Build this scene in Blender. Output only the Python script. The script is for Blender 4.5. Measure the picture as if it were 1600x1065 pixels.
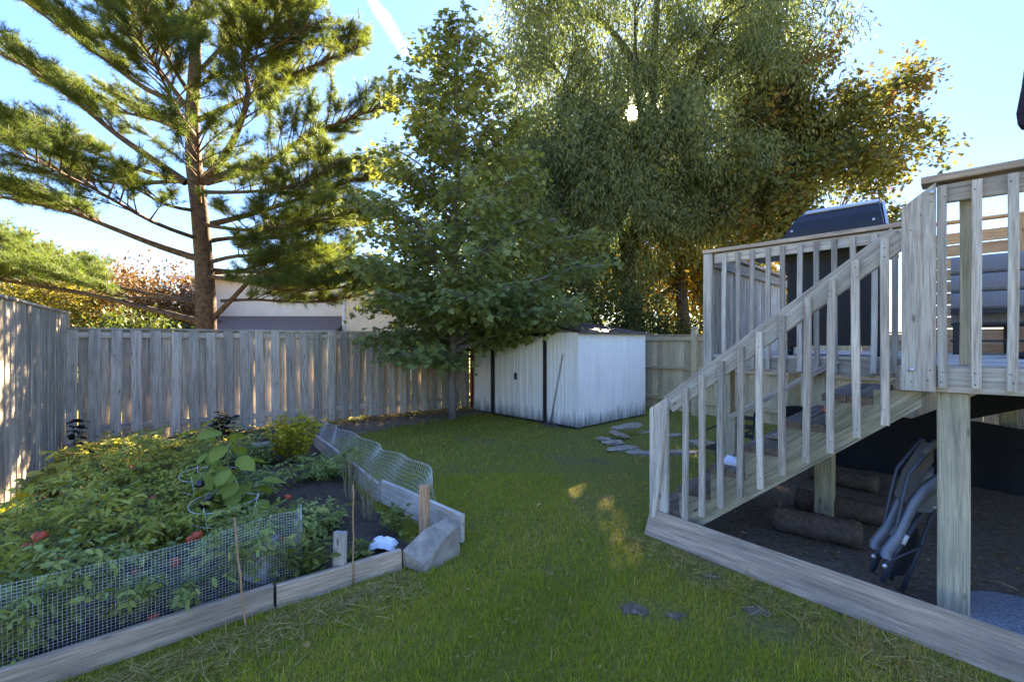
import bpy, math, random
import numpy as np
from mathutils import Vector, Matrix

random.seed(11)
rng = np.random.default_rng(11)
R = math.radians
for o in list(bpy.data.objects):
    bpy.data.objects.remove(o, do_unlink=True)
scene = bpy.context.scene
COL = scene.collection

# ------------------------------------------------------------------ camera
F, CX, CY, EYE = 712.0, 800.0, 532.5, 1.64      # photo pixels; eye height in metres
cam_data = bpy.data.cameras.new('camera')
cam_data.sensor_width = 36.0
cam_data.lens = 36.0 * F / 1600.0
cam_data.clip_start = 0.05
cam_data.clip_end = 3000
cam = bpy.data.objects.new('camera', cam_data)
cam.location = (0, 0, EYE)
cam.rotation_euler = (R(90), 0, 0)
COL.objects.link(cam)
scene.camera = cam

# ------------------------------------------------------------------ sky and sun
SUN_AZ, SUN_EL = R(14.8), R(25.9)
SUN = Vector((math.sin(SUN_AZ) * math.cos(SUN_EL), math.cos(SUN_AZ) * math.cos(SUN_EL), math.sin(SUN_EL)))
world = bpy.data.worlds.new('World')
scene.world = world
world.use_nodes = True
wt = world.node_tree
wt.nodes.clear()
def wn(t, **k):
    n = wt.nodes.new(t)
    for a, b in k.items():
        setattr(n, a, b)
    return n
w_out = wn('ShaderNodeOutputWorld')
w_bg = wn('ShaderNodeBackground')
sky = wn('ShaderNodeTexSky', sky_type='NISHITA')
sky.sun_disc = False
sky.sun_elevation = SUN_EL
sky.sun_rotation = SUN_AZ
sky.air_density = 1.0
sky.dust_density = 0.15
sky.ozone_density = 3.0
sky.altitude = 200
SKY_STRENGTH = 0.09
SKY_GAMMA = 0.2
w_hsv = wn('ShaderNodeHueSaturation')
w_hsv.inputs['Saturation'].default_value = 1.12
w_hsv.inputs['Hue'].default_value = 0.514
# the whole sky is compressed evenly in brightness, as the photograph's tone mapping does
w_sep = wn('ShaderNodeSeparateColor', mode='HSV')
wt.links.new(sky.outputs[0], w_sep.inputs[0])
w_pw = wn('ShaderNodeMath', operation='POWER')
w_pw.inputs[1].default_value = SKY_GAMMA
wt.links.new(w_sep.outputs[2], w_pw.inputs[0])
w_cmb = wn('ShaderNodeCombineColor', mode='HSV')
for k in (0, 1): wt.links.new(w_sep.outputs[k], w_cmb.inputs[k])
wt.links.new(w_pw.outputs[0], w_cmb.inputs[2])
wt.links.new(w_cmb.outputs[0], w_hsv.inputs['Color'])
w_tc = wn('ShaderNodeTexCoord')
# the sun itself, a small disc with a soft rim
w_dot = wn('ShaderNodeVectorMath', operation='DOT_PRODUCT')
w_dot.inputs[1].default_value = SUN
wt.links.new(w_tc.outputs['Generated'], w_dot.inputs[0])
w_mr = wn('ShaderNodeMapRange', interpolation_type='SMOOTHSTEP')
w_mr.inputs['From Min'].default_value = math.cos(R(0.8))
w_mr.inputs['From Max'].default_value = math.cos(R(0.4))
w_mr.inputs['To Max'].default_value = 60.0
wt.links.new(w_dot.outputs['Value'], w_mr.inputs['Value'])
# bright air round the sun
w_gl = wn('ShaderNodeMapRange', interpolation_type='SMOOTHERSTEP')
w_gl.inputs['From Min'].default_value = math.cos(R(4.5))
w_gl.inputs['From Max'].default_value = math.cos(R(0.5))
w_gl.inputs['To Max'].default_value = 5.0
wt.links.new(w_dot.outputs['Value'], w_gl.inputs['Value'])
w_both = wn('ShaderNodeMath', operation='ADD')
wt.links.new(w_mr.outputs[0], w_both.inputs[0]); wt.links.new(w_gl.outputs[0], w_both.inputs[1])
w_sunc = wn('ShaderNodeVectorMath', operation='SCALE')
w_sunc.inputs[0].default_value = (1.0, 0.9, 0.7)
wt.links.new(w_both.outputs[0], w_sunc.inputs['Scale'])
# one short contrail: a narrow band about a great circle, broken up by noise
def pix_dir(px, py):
    return Vector(((px - CX) / F, 1.0, (CY - py) / F)).normalized()
VIEW = Vector((0, 0, EYE))
c0, c1 = pix_dir(572, -14), pix_dir(642, 92)
c_n = c0.cross(c1).normalized()
c_m = (c0 + c1).normalized()
w_d1 = wn('ShaderNodeVectorMath', operation='DOT_PRODUCT'); w_d1.inputs[1].default_value = c_n
w_d2 = wn('ShaderNodeVectorMath', operation='DOT_PRODUCT'); w_d2.inputs[1].default_value = c_m
w_ns = wn('ShaderNodeTexNoise'); w_ns.inputs['Scale'].default_value = 60; w_ns.inputs['Detail'].default_value = 6
w_n2 = wn('ShaderNodeTexNoise'); w_n2.inputs['Scale'].default_value = 25; w_n2.inputs['Detail'].default_value = 3
for n in (w_d1, w_d2, w_ns, w_n2):
    wt.links.new(w_tc.outputs['Generated'], n.inputs[0])
w_ab = wn('ShaderNodeMath', operation='ABSOLUTE'); wt.links.new(w_d1.outputs['Value'], w_ab.inputs[0])
w_ad = wn('ShaderNodeMath', operation='MULTIPLY_ADD'); w_ad.inputs[1].default_value = 0.022; w_ad.inputs[2].default_value = -0.011
wt.links.new(w_n2.outputs[0], w_ad.inputs[0])
w_sm = wn('ShaderNodeMath', operation='ADD'); wt.links.new(w_ab.outputs[0], w_sm.inputs[0]); wt.links.new(w_ad.outputs[0], w_sm.inputs[1])
w_b1 = wn('ShaderNodeMapRange', interpolation_type='SMOOTHSTEP')
w_b1.inputs['From Min'].default_value = 0.016; w_b1.inputs['From Max'].default_value = 0.0
wt.links.new(w_sm.outputs[0], w_b1.inputs['Value'])
half = c0.angle(c1) / 2
w_b2 = wn('ShaderNodeMapRange', interpolation_type='SMOOTHSTEP')
w_b2.inputs['From Min'].default_value = math.cos(half * 1.1); w_b2.inputs['From Max'].default_value = math.cos(half * 0.5)
wt.links.new(w_d2.outputs['Value'], w_b2.inputs['Value'])
w_x = wn('ShaderNodeMath', operation='MULTIPLY'); wt.links.new(w_b1.outputs[0], w_x.inputs[0]); wt.links.new(w_b2.outputs[0], w_x.inputs[1])
w_x2 = wn('ShaderNodeMath', operation='MULTIPLY'); wt.links.new(w_x.outputs[0], w_x2.inputs[0]); wt.links.new(w_ns.outputs[0], w_x2.inputs[1])
w_cl = wn('ShaderNodeMix', data_type='RGBA')
w_cl.inputs['B'].default_value = (1.5, 1.6, 1.75, 1)
wt.links.new(w_x2.outputs[0], w_cl.inputs['Factor'])
wt.links.new(w_hsv.outputs[0], w_cl.inputs['A'])
w_add = wn('ShaderNodeVectorMath', operation='ADD')
wt.links.new(w_cl.outputs['Result'], w_add.inputs[0])
wt.links.new(w_sunc.outputs[0], w_add.inputs[1])
wt.links.new(w_add.outputs[0], w_bg.inputs['Color'])
w_bg.inputs['Strength'].default_value = SKY_STRENGTH
wt.links.new(w_bg.outputs[0], w_out.inputs[0])

sun_data = bpy.data.lights.new('sun', 'SUN')
sun_data.energy = 4.5
sun_data.angle = R(0.53)
sun_data.color = (1.0, 0.82, 0.56)
sun_ob = bpy.data.objects.new('sun', sun_data)
sun_ob.rotation_euler = SUN.to_track_quat('Z', 'Y').to_euler()
sun_ob.location = (5, 20, 20)
COL.objects.link(sun_ob)

scene.view_settings.view_transform = 'Standard'
scene.view_settings.look = 'None'
scene.view_settings.gamma = 1.0
scene.view_settings.use_curve_mapping = False
scene.view_settings.exposure = 4.32

# ------------------------------------------------------------------ helpers
WM = {}
def at(px, py, Y):
    return Vector(((px - CX) / F * Y, Y, EYE + (CY - py) * Y / F))
def gnd(px, py, z=0.0):
    Y = F * (EYE - z) / (py - CY)
    return Vector(((px - CX) / F * Y, Y, z))
def put(o, M, parent=None):
    COL.objects.link(o)
    if parent is not None:
        o.parent = parent
        o.matrix_parent_inverse = WM[parent].inverted()
    o.matrix_basis = M
    WM[o] = M
    return o
def tag(o, label=None, cat=None, group=None, kind=None):
    if label: o['label'] = label
    if cat: o['category'] = cat
    if group: o['group'] = group
    if kind: o['kind'] = kind
    return o
def thing(name, loc, label, cat, group=None):
    o = bpy.data.objects.new(name, None)
    o.empty_display_size = 0.1
    put(o, Matrix.Translation(Vector(loc)))
    return tag(o, label, cat, group)

class MB:
    def __init__(self):
        self.v, self.f = [], []
    def add(self, vs, fs):
        b = len(self.v)
        self.v += [tuple(x) for x in vs]
        self.f += [tuple(b + i for i in f) for f in fs]
        return self
    def box(self, c, x, y, z):
        """c centre, x/y/z half-extent vectors"""
        c, x, y, z = Vector(c), Vector(x), Vector(y), Vector(z)
        vs = [c + i * x + j * y + k * z for i in (-1, 1) for j in (-1, 1) for k in (-1, 1)]
        return self.add(vs, [(0, 1, 3, 2), (4, 6, 7, 5), (0, 4, 5, 1), (2, 3, 7, 6), (0, 2, 6, 4), (1, 5, 7, 3)])
    def bar(self, p, q, w, t, up=(0, 0, 1)):
        p, q = Vector(p), Vector(q)
        d = (q - p)
        u = Vector(up)
        s = d.cross(u)
        if s.length < 1e-6:
            s = d.cross(Vector((1, 0, 0)))
        s.normalize()
        u = s.cross(d).normalized()
        return self.box((p + q) / 2, d / 2, s * w / 2, u * t / 2)
    def tube(self, pts, radii, n=6, cap=True):
        pts = [Vector(p) for p in pts]
        if not hasattr(radii, '__len__'):
            radii = [radii] * len(pts)
        b = len(self.v)
        ref = None
        for i, p in enumerate(pts):
            d = (pts[min(i + 1, len(pts) - 1)] - pts[max(i - 1, 0)])
            if d.length < 1e-9: d = Vector((0, 0, 1))
            d.normalize()
            if ref is None:
                ref = d.orthogonal().normalized()
            else:
                ref = (ref - d * ref.dot(d))
                ref = ref.normalized() if ref.length > 1e-6 else d.orthogonal().normalized()
            s = d.cross(ref)
            for k in range(n):
                a = 2 * math.pi * k / n
                self.v.append(tuple(p + (ref * math.cos(a) + s * math.sin(a)) * radii[i]))
        for i in range(len(pts) - 1):
            for k in range(n):
                k2 = (k + 1) % n
                self.f.append((b + i * n + k, b + i * n + k2, b + (i + 1) * n + k2, b + (i + 1) * n + k))
        if cap:
            self.f.append(tuple(b + k for k in range(n))[::-1])
            e = b + (len(pts) - 1) * n
            self.f.append(tuple(e + k for k in range(n)))
        return self
    def prism(self, poly, ext):
        poly = [Vector(p) for p in poly]
        ext = Vector(ext)
        n = len(poly)
        vs = poly + [p + ext for p in poly]
        fs = [tuple(range(n))[::-1], tuple(range(n, 2 * n))]
        fs += [(i, (i + 1) % n, n + (i + 1) % n, n + i) for i in range(n)]
        return self.add(vs, fs)
    def lathe(self, c, prof, n=12, M=None):
        b = len(self.v)
        c = Vector(c)
        for r, z in prof:
            for k in range(n):
                a = 2 * math.pi * k / n
                p = Vector((r * math.cos(a), r * math.sin(a), z))
                if M: p = M @ p
                self.v.append(tuple(c + p))
        for i in range(len(prof) - 1):
            for k in range(n):
                k2 = (k + 1) % n
                self.f.append((b + i * n + k, b + i * n + k2, b + (i + 1) * n + k2, b + (i + 1) * n + k))
        self.f.append(tuple(b + k for k in range(n))[::-1])
        e = b + (len(prof) - 1) * n
        self.f.append(tuple(e + k for k in range(n)))
        return self
    def build(self, name, mat, parent=None, smooth=False, origin=None):
        V = np.array(self.v, dtype=np.float64)
        if origin is None:
            lo, hi = V.min(0), V.max(0)
            origin = Vector(((lo[0] + hi[0]) / 2, (lo[1] + hi[1]) / 2, lo[2]))
        V = V - np.array(origin)
        me = bpy.data.meshes.new(name)
        me.from_pydata(V.tolist(), [], self.f)
        me.materials.append(mat)
        if smooth:
            me.polygons.foreach_set('use_smooth', [True] * len(me.polygons))
        o = bpy.data.objects.new(name, me)
        return put(o, Matrix.Translation(origin), parent)

_pl = {}
def plank_mesh(L, w, t, mat, var, ch=0.004):
    key = (round(L, 3), round(w, 4), round(t, 4), mat.name, var)
    if key in _pl:
        return _pl[key]
    r = random.Random(hash(key[:3]) + var * 77)
    a, b = w / 2, t / 2
    c = min(ch, b * 0.5)
    prof = [(-a + c, -b), (a - c, -b), (a, -b + c), (a, b - c), (a - c, b), (-a + c, b), (-a, b - c), (-a, -b + c)]
    mb = MB()
    ns = 4 if L > 0.5 else 2
    bow, bow2 = r.uniform(-1, 1) * 0.004 * L, r.uniform(-1, 1) * 0.0022 * L
    for i in range(ns):
        x = -L / 2 + L * i / (ns - 1)
        k = 1 - (2 * x / L) ** 2
        for p in prof:
            mb.v.append((x, p[0] + bow * k, p[1] + bow2 * k))
    for i in range(ns - 1):
        for k in range(8):
            k2 = (k + 1) % 8
            mb.f.append((i * 8 + k, i * 8 + k2, (i + 1) * 8 + k2, (i + 1) * 8 + k))
    mb.f.append(tuple(range(8))[::-1])
    mb.f.append(tuple((ns - 1) * 8 + k for k in range(8)))
    me = bpy.data.meshes.new('plank')
    me.from_pydata(mb.v, [], mb.f)
    me.materials.append(mat)
    _pl[key] = me
    return me
def plank(name, p, q, w, t, wdir, mat, parent=None, ch=0.004):
    """a sawn board from p to q (centre line), local X along the grain, w along wdir, t the thickness"""
    p, q = Vector(p), Vector(q)
    d = q - p
    L = d.length
    x = d.normalized()
    y = Vector(wdir)
    y = (y - x * y.dot(x)).normalized()
    z = x.cross(y)
    M = Matrix((x, y, z)).transposed().to_4x4()
    M.translation = (p + q) / 2
    o = bpy.data.objects.new(name, plank_mesh(L, w, t, mat, random.randrange(3), ch))
    return put(o, M, parent)

def leaf_mesh(name, cen, axis, nor, size, tmpl, mat, parent=None, shade=None, bend=0.0, smooth=False):
    """many leaf-sized faces in one mesh. tmpl: (k,2) outline, x along the leaf, unit length"""
    cen = np.asarray(cen, float); axis = np.asarray(axis, float); nor = np.asarray(nor, float)
    N = len(cen)
    axis /= np.linalg.norm(axis, axis=1, keepdims=True) + 1e-9
    side = np.cross(nor, axis)
    side /= np.linalg.norm(side, axis=1, keepdims=True) + 1e-9
    up = np.cross(axis, side)
    size = np.broadcast_to(np.asarray(size, float), (N,))
    T = np.asarray(tmpl, float)
    k = len(T)
    V = cen[:, None, :] + size[:, None, None] * (T[None, :, 0, None] * axis[:, None, :] + T[None, :, 1, None] * side[:, None, :])
    if bend:
        V += size[:, None, None] * (bend * (np.abs(T[None, :, 1, None]) - T[None, :, 0, None] ** 2 * 0.6)) * up[:, None, :]
    V = V.reshape(-1, 3)
    origin = Vector(((V[:, 0].min() + V[:, 0].max()) / 2, (V[:, 1].min() + V[:, 1].max()) / 2, V[:, 2].min()))
    V = V - np.array(origin)
    me = bpy.data.meshes.new(name)
    me.vertices.add(N * k)
    me.vertices.foreach_set('co', V.astype(np.float32).ravel())
    me.loops.add(N * k)
    me.loops.foreach_set('vertex_index', np.arange(N * k, dtype=np.int32))
    me.polygons.add(N)
    me.polygons.foreach_set('loop_start', np.arange(0, N * k, k, dtype=np.int32))
    me.update(calc_edges=True)
    at_ = me.attributes.new('tone', 'FLOAT', 'POINT')
    if shade is None:
        shade = rng.random(N)
    at_.data.foreach_set('value', np.repeat(np.asarray(shade, np.float32), k))
    me.materials.append(mat)
    o = bpy.data.objects.new(name, me)
    return put(o, Matrix.Translation(origin), parent)
def rand_unit(n):
    v = rng.normal(size=(n, 3))
    return v / np.linalg.norm(v, axis=1, keepdims=True)

DIAMOND = [(0, 0), (0.45, 0.24), (1, 0), (0.45, -0.24)]
OVAL = [(0, 0), (0.2, 0.2), (0.5, 0.28), (0.8, 0.17), (1, 0), (0.8, -0.17), (0.5, -0.28), (0.2, -0.2)]
NARROW = [(0, 0), (0.4, 0.10), (1, 0), (0.4, -0.10)]
MAPLE = [(0, 0), (0.12, 0.18), (0.02, 0.46), (0.30, 0.34), (0.42, 0.56), (0.56, 0.24), (1.0, 0),
         (0.56, -0.24), (0.42, -0.56), (0.30, -0.34), (0.02, -0.46), (0.12, -0.18)]
NEEDLE = [(0, -0.022), (1, -0.004), (1, 0.004), (0, 0.022)]

# ------------------------------------------------------------------ materials
def new_mat(name):
    m = bpy.data.materials.new(name)
    m.use_nodes = True
    nt = m.node_tree
    nt.nodes.clear()
    out = nt.nodes.new('ShaderNodeOutputMaterial')
    return m, nt, out
def nd(nt, t, ins=None, **k):
    n = nt.nodes.new(t)
    for a, b in k.items():
        setattr(n, a, b)
    for a, b in (ins or {}).items():
        if isinstance(b, bpy.types.NodeSocket):
            nt.links.new(b, n.inputs[a])
        else:
            n.inputs[a].default_value = b
    return n
def c4(c): return (c[0], c[1], c[2], 1)
def ramp(nt, fac, stops):
    n = nt.nodes.new('ShaderNodeValToRGB')
    nt.links.new(fac, n.inputs[0])
    e = n.color_ramp.elements
    while len(e) > 1: e.remove(e[-1])
    e[0].position = stops[0][0]; e[0].color = c4(stops[0][1])
    for p, c in stops[1:]:
        x = e.new(p); x.color = c4(c)
    return n.outputs[0]
def mixc(nt, fac, a, b, mode='MIX'):
    n = nt.nodes.new('ShaderNodeMix'); n.data_type = 'RGBA'; n.blend_type = mode
    for key, val in (('Factor', fac), ('A', a), ('B', b)):
        s = n.inputs[key]
        if isinstance(val, bpy.types.NodeSocket): nt.links.new(val, s)
        elif key == 'Factor': s.default_value = val
        else: s.default_value = c4(val)
    return n.outputs['Result']
def bsdf(nt, out, col, rough=0.8, spec=0.3, metal=0.0, bump=None, bdist=0.003, bstr=0.6):
    p = nt.nodes.new('ShaderNodeBsdfPrincipled')
    if isinstance(col, bpy.types.NodeSocket): nt.links.new(col, p.inputs['Base Color'])
    else: p.inputs['Base Color'].default_value = c4(col)
    if isinstance(rough, bpy.types.NodeSocket): nt.links.new(rough, p.inputs['Roughness'])
    else: p.inputs['Roughness'].default_value = rough
    p.inputs['Specular IOR Level'].default_value = spec
    p.inputs['Metallic'].default_value = metal
    if bump is not None:
        b = nd(nt, 'ShaderNodeBump', {'Height': bump, 'Strength': bstr, 'Distance': bdist})
        nt.links.new(b.outputs[0], p.inputs['Normal'])
    nt.links.new(p.outputs[0], out.inputs[0])
    return p

TINT = (1.78, 1.45, 1.12)
def wood(name, lo, mid, hi, stain=None, stain_amt=0.35, knots=True, var=0.35, rough=0.85, warm=None):
    """weathered sawn timber: grain along the object's local X, each board its own tone"""
    m, nt, out = new_mat(name)
    lo, mid, hi = [tuple(min(0.7, x * k) for x, k in zip(c, TINT)) for c in (lo, mid, hi)]
    tc = nd(nt, 'ShaderNodeTexCoord')
    oi = nd(nt, 'ShaderNodeObjectInfo')
    off = nd(nt, 'ShaderNodeVectorMath', {0: oi.outputs['Random'], 1: (37.0, 91.0, 53.0)}, operation='MULTIPLY')
    co = nd(nt, 'ShaderNodeVectorMath', {0: tc.outputs['Object'], 1: off.outputs[0]}, operation='ADD')
    mp = nd(nt, 'ShaderNodeMapping', {'Vector': co.outputs[0], 'Scale': (1.6, 34, 34)})
    n1 = nd(nt, 'ShaderNodeTexNoise', {'Vector': mp.outputs[0], 'Scale': 1.0, 'Detail': 7.0, 'Roughness': 0.68, 'Distortion': 0.6})
    col = ramp(nt, n1.outputs[0], [(0.26, lo), (0.48, mid), (0.72, hi)])
    mp3 = nd(nt, 'ShaderNodeMapping', {'Vector': co.outputs[0], 'Scale': (6, 160, 160)})
    n3 = nd(nt, 'ShaderNodeTexNoise', {'Vector': mp3.outputs[0], 'Scale': 1.0, 'Detail': 3.0})
    fine = ramp(nt, n3.outputs[0], [(0.36, (0.62, 0.62, 0.62)), (0.56, (1, 1, 1))])
    col = mixc(nt, 0.8, col, fine, 'MULTIPLY')
    if stain:
        mp2 = nd(nt, 'ShaderNodeMapping', {'Vector': co.outputs[0], 'Scale': (1.3, 5, 5)})
        n2 = nd(nt, 'ShaderNodeTexNoise', {'Vector': mp2.outputs[0], 'Scale': 1.2, 'Detail': 5.0, 'Roughness': 0.6})
        f = nd(nt, 'ShaderNodeMapRange', {'Value': n2.outputs[0], 'From Min': 0.42, 'From Max': 0.72, 'To Min': 0.0, 'To Max': stain_amt})
        col = mixc(nt, f.outputs[0], col, stain)
    if warm:
        f = nd(nt, 'ShaderNodeMapRange', {'Value': oi.outputs['Random'], 'From Min': 0.55, 'From Max': 1.0, 'To Min': 0.0, 'To Max': 0.7})
        col = mixc(nt, f.outputs[0], col, warm, 'MULTIPLY')
    if knots:
        mk = nd(nt, 'ShaderNodeMapping', {'Vector': co.outputs[0], 'Scale': (3.2, 9, 9)})
        vo = nd(nt, 'ShaderNodeTexVoronoi', {'Vector': mk.outputs[0], 'Scale': 1.0, 'Randomness': 1.0})
        kf = nd(nt, 'ShaderNodeMapRange', {'Value': vo.outputs['Distance'], 'From Min': 0.05, 'From Max': 0.12, 'To Min': 0.75, 'To Max': 0.0})
        kc = nd(nt, 'ShaderNodeSeparateColor', {'Color': vo.outputs['Color']})
        ks = nd(nt, 'ShaderNodeMath', {0: kc.outputs[0], 1: 0.5}, operation='GREATER_THAN')
        kk = nd(nt, 'ShaderNodeMath', {0: kf.outputs[0], 1: ks.outputs[0]}, operation='MULTIPLY')
        col = mixc(nt, kk.outputs[0], col, tuple(x * 0.3 for x in lo))
    rv = nd(nt, 'ShaderNodeMapRange', {'Value': oi.outputs['Random'], 'To Min': 1 - var, 'To Max': 1 + var * 0.7})
    hv = nd(nt, 'ShaderNodeHueSaturation', {'Color': col, 'Value': rv.outputs[0]})
    bsdf(nt, out, hv.outputs[0], rough, 0.08, 0, n1.outputs[0], 0.006, 0.7)
    return m

def plain(name, col, rough=0.6, spec=0.4, metal=0.0, var=0.25, scale=12, bump=0.0, dirt=None, coords='Object'):
    m, nt, out = new_mat(name)
    tc = nd(nt, 'ShaderNodeTexCoord')
    n = nd(nt, 'ShaderNodeTexNoise', {'Vector': tc.outputs[coords], 'Scale': scale, 'Detail': 6.0, 'Roughness': 0.62})
    lo = tuple(x * (1 - var) for x in col); hi = tuple(min(1, x * (1 + var)) for x in col)
    cc = ramp(nt, n.outputs[0], [(0.3, lo), (0.7, hi)])
    if dirt:
        n2 = nd(nt, 'ShaderNodeTexNoise', {'Vector': tc.outputs[coords], 'Scale': scale * 0.35, 'Detail': 8.0, 'Roughness': 0.7})
        f = nd(nt, 'ShaderNodeMapRange', {'Value': n2.outputs[0], 'From Min': 0.45, 'From Max': 0.7, 'To Max': 0.7})
        cc = mixc(nt, f.outputs[0], cc, dirt)
    rr = nd(nt, 'ShaderNodeMapRange', {'Value': n.outputs[0], 'To Min': max(0.05, rough - 0.12), 'To Max': min(1, rough + 0.12)})
    bsdf(nt, out, cc, rr.outputs[0], spec, metal, n.outputs[0] if bump else None, bump or 0.001)
    return m

LEAF = (1.7, 1.4, 0.85)
def foliage(name, stops, trans=0.45, tcol=(1.25, 1.2, 0.5), rough=0.6, patch=None, spec=0.14, pscale=0.5):
    """leaf material: own tone per leaf, light passing through"""
    m, nt, out = new_mat(name)
    stops = [(p_, tuple(x * k for x, k in zip(c, LEAF))) for p_, c in stops]
    a = nd(nt, 'ShaderNodeAttribute', attribute_name='tone')
    col = ramp(nt, a.outputs['Fac'], stops)
    if patch:
        g = nd(nt, 'ShaderNodeNewGeometry')
        n = nd(nt, 'ShaderNodeTexNoise', {'Vector': g.outputs['Position'], 'Scale': pscale, 'Detail': 3.0})
        f = nd(nt, 'ShaderNodeMapRange', {'Value': n.outputs[0], 'From Min': 0.45, 'From Max': 0.62, 'To Max': 0.85})
        col = mixc(nt, f.outputs[0], col, patch)
    p = nt.nodes.new('ShaderNodeBsdfPrincipled')
    nt.links.new(col, p.inputs['Base Color'])
    p.inputs['Roughness'].default_value = rough
    p.inputs['Specular IOR Level'].default_value = spec
    tcn = mixc(nt, 1.0, col, tcol, 'MULTIPLY')
    t = nd(nt, 'ShaderNodeBsdfTranslucent', {'Color': tcn})
    mx = nd(nt, 'ShaderNodeMixShader', {0: trans, 1: p.outputs[0], 2: t.outputs[0]})
    nt.links.new(mx.outputs[0], out.inputs[0])
    return m

M = {}
M['fence'] = wood('weathered_fence_wood', (0.12, 0.122, 0.12), (0.29, 0.293, 0.29), (0.43, 0.432, 0.43), (0.13, 0.15, 0.12), 0.4, var=0.3)
M['deck'] = wood('weathered_deck_wood', (0.15, 0.148, 0.148), (0.34, 0.337, 0.337), (0.52, 0.515, 0.515), (0.17, 0.17, 0.15), 0.6, var=0.32)
M['stringer'] = wood('greenish_stringer_wood', (0.10, 0.11, 0.095), (0.21, 0.22, 0.19), (0.32, 0.33, 0.29), (0.09, 0.115, 0.07), 0.6, var=0.1)
M['post'] = wood('greenish_post_wood', (0.13, 0.14, 0.115), (0.27, 0.28, 0.24), (0.38, 0.39, 0.34), (0.16, 0.19, 0.14), 0.5, var=0.1)
M['tan'] = wood('tan_fence_wood', (0.28, 0.20, 0.145), (0.46, 0.36, 0.27), (0.58, 0.48, 0.38), (0.32, 0.27, 0.23), 0.4, var=0.25)
M['screen'] = wood('orange_cedar', (0.24, 0.15, 0.09), (0.37, 0.25, 0.155), (0.46, 0.33, 0.22), None, var=0.15)
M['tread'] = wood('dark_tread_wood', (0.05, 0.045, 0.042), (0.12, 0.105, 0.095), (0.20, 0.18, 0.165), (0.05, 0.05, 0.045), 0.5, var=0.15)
M['edging'] = wood('brown_grey_edging', (0.16, 0.135, 0.115), (0.29, 0.255, 0.225), (0.40, 0.36, 0.325), (0.13, 0.115, 0.1), 0.65, var=0.12)
M['stake'] = wood('cut_stake_wood', (0.20, 0.12, 0.08), (0.36, 0.24, 0.17), (0.47, 0.34, 0.25), None, var=0.1)
M['bamboo'] = wood('bamboo_cane', (0.15, 0.11, 0.07), (0.22, 0.17, 0.115), (0.28, 0.22, 0.16), None, knots=False, var=0.1)
M['nail'] = plain('rusty_nail', (0.05, 0.035, 0.03), 0.7, 0.3, 0.2, 0.3, 40)
M['bark'] = plain('grey_brown_bark', (0.085, 0.068, 0.055), 0.95, 0.1, 0, 0.55, 14, 0.02)
M['pinebark'] = plain('pine_bark', (0.095, 0.065, 0.045), 0.95, 0.1, 0, 0.6, 12, 0.03)
M['youngbark'] = plain('smooth_young_bark', (0.22, 0.19, 0.165), 0.9, 0.15, 0, 0.3, 20, 0.006)
M['stem'] = plain('green_stem', (0.10, 0.13, 0.05), 0.6, 0.3, 0, 0.3, 30)
M['drystem'] = plain('dry_stem', (0.30, 0.24, 0.14), 0.8, 0.2, 0, 0.3, 30)
M['black'] = plain('black_metal', (0.014, 0.014, 0.017), 0.45, 0.5, 0, 0.3, 20)
M['blackfab'] = plain('black_landscape_fabric', (0.012, 0.0125, 0.016), 0.8, 0.25, 0, 0.4, 40, 0.004)
M['wire'] = plain('galvanised_wire', (0.78, 0.78, 0.76), 0.5, 0.5, 0.25, 0.2, 40)
M['greenwire'] = plain('green_coated_wire', (0.03, 0.12, 0.07), 0.5, 0.4, 0, 0.2, 40)
M['tomato'] = plain('tomato_skin', (0.68, 0.10, 0.03), 0.25, 0.5, 0, 0.35, 14)
M['aubergine'] = plain('aubergine_skin', (0.012, 0.006, 0.014), 0.18, 0.6, 0, 0.3, 8)
M['stone'] = plain('grey_stone', (0.34, 0.275, 0.2), 0.9, 0.2, 0, 0.4, 9, 0.02, (0.14, 0.13, 0.11))
M['concrete'] = plain('concrete_block', (0.36, 0.35, 0.335), 0.92, 0.2, 0, 0.2, 16, 0.006, (0.22, 0.21, 0.2))
M['gravelgrey'] = plain('grey_paver', (0.20, 0.205, 0.22), 0.9, 0.2, 0, 0.55, 60, 0.01)
M['carpet'] = plain('brown_carpet_roll', (0.13, 0.09, 0.065), 0.98, 0.05, 0, 0.4, 30, 0.02, (0.07, 0.05, 0.04))
M['navy'] = plain('dark_navy_enamel', (0.018, 0.018, 0.022), 0.42, 0.3, 0, 0.2, 5)
M['steel'] = plain('brushed_steel', (0.55, 0.55, 0.57), 0.4, 0.5, 0.6, 0.15, 10)
M['cushion'] = plain('grey_outdoor_cushion', (0.24, 0.225, 0.22), 0.9, 0.15, 0, 0.15, 60, 0.002)
M['umbrella'] = plain('plum_umbrella_cloth', (0.045, 0.03, 0.042), 0.85, 0.15, 0, 0.2, 30, 0.002)
M['chairarm'] = plain('blue_grey_plastic', (0.15, 0.16, 0.185), 0.5, 0.4, 0, 0.2, 10)
M['chairtube'] = plain('slate_painted_tube', (0.045, 0.05, 0.068), 0.45, 0.4, 0, 0.3, 14)
M['chairsling'] = plain('grey_brown_sling', (0.13, 0.115, 0.10), 0.9, 0.1, 0, 0.2, 50, 0.002)
M['whiteplastic'] = plain('white_plastic', (0.7, 0.7, 0.72), 0.5, 0.4, 0, 0.08, 10)
M['orange'] = plain('orange_plastic', (0.75, 0.16, 0.03), 0.5, 0.4, 0, 0.12, 10)
M['red'] = plain('red_painted_metal', (0.42, 0.03, 0.015), 0.55, 0.4, 0, 0.35, 10)
M['glass'] = plain('dark_window_glass', (0.035, 0.04, 0.045), 0.1, 0.6, 0, 0.2, 2)
M['trim'] = plain('white_house_trim', (0.72, 0.70, 0.68), 0.6, 0.3, 0, 0.08, 4)
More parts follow.
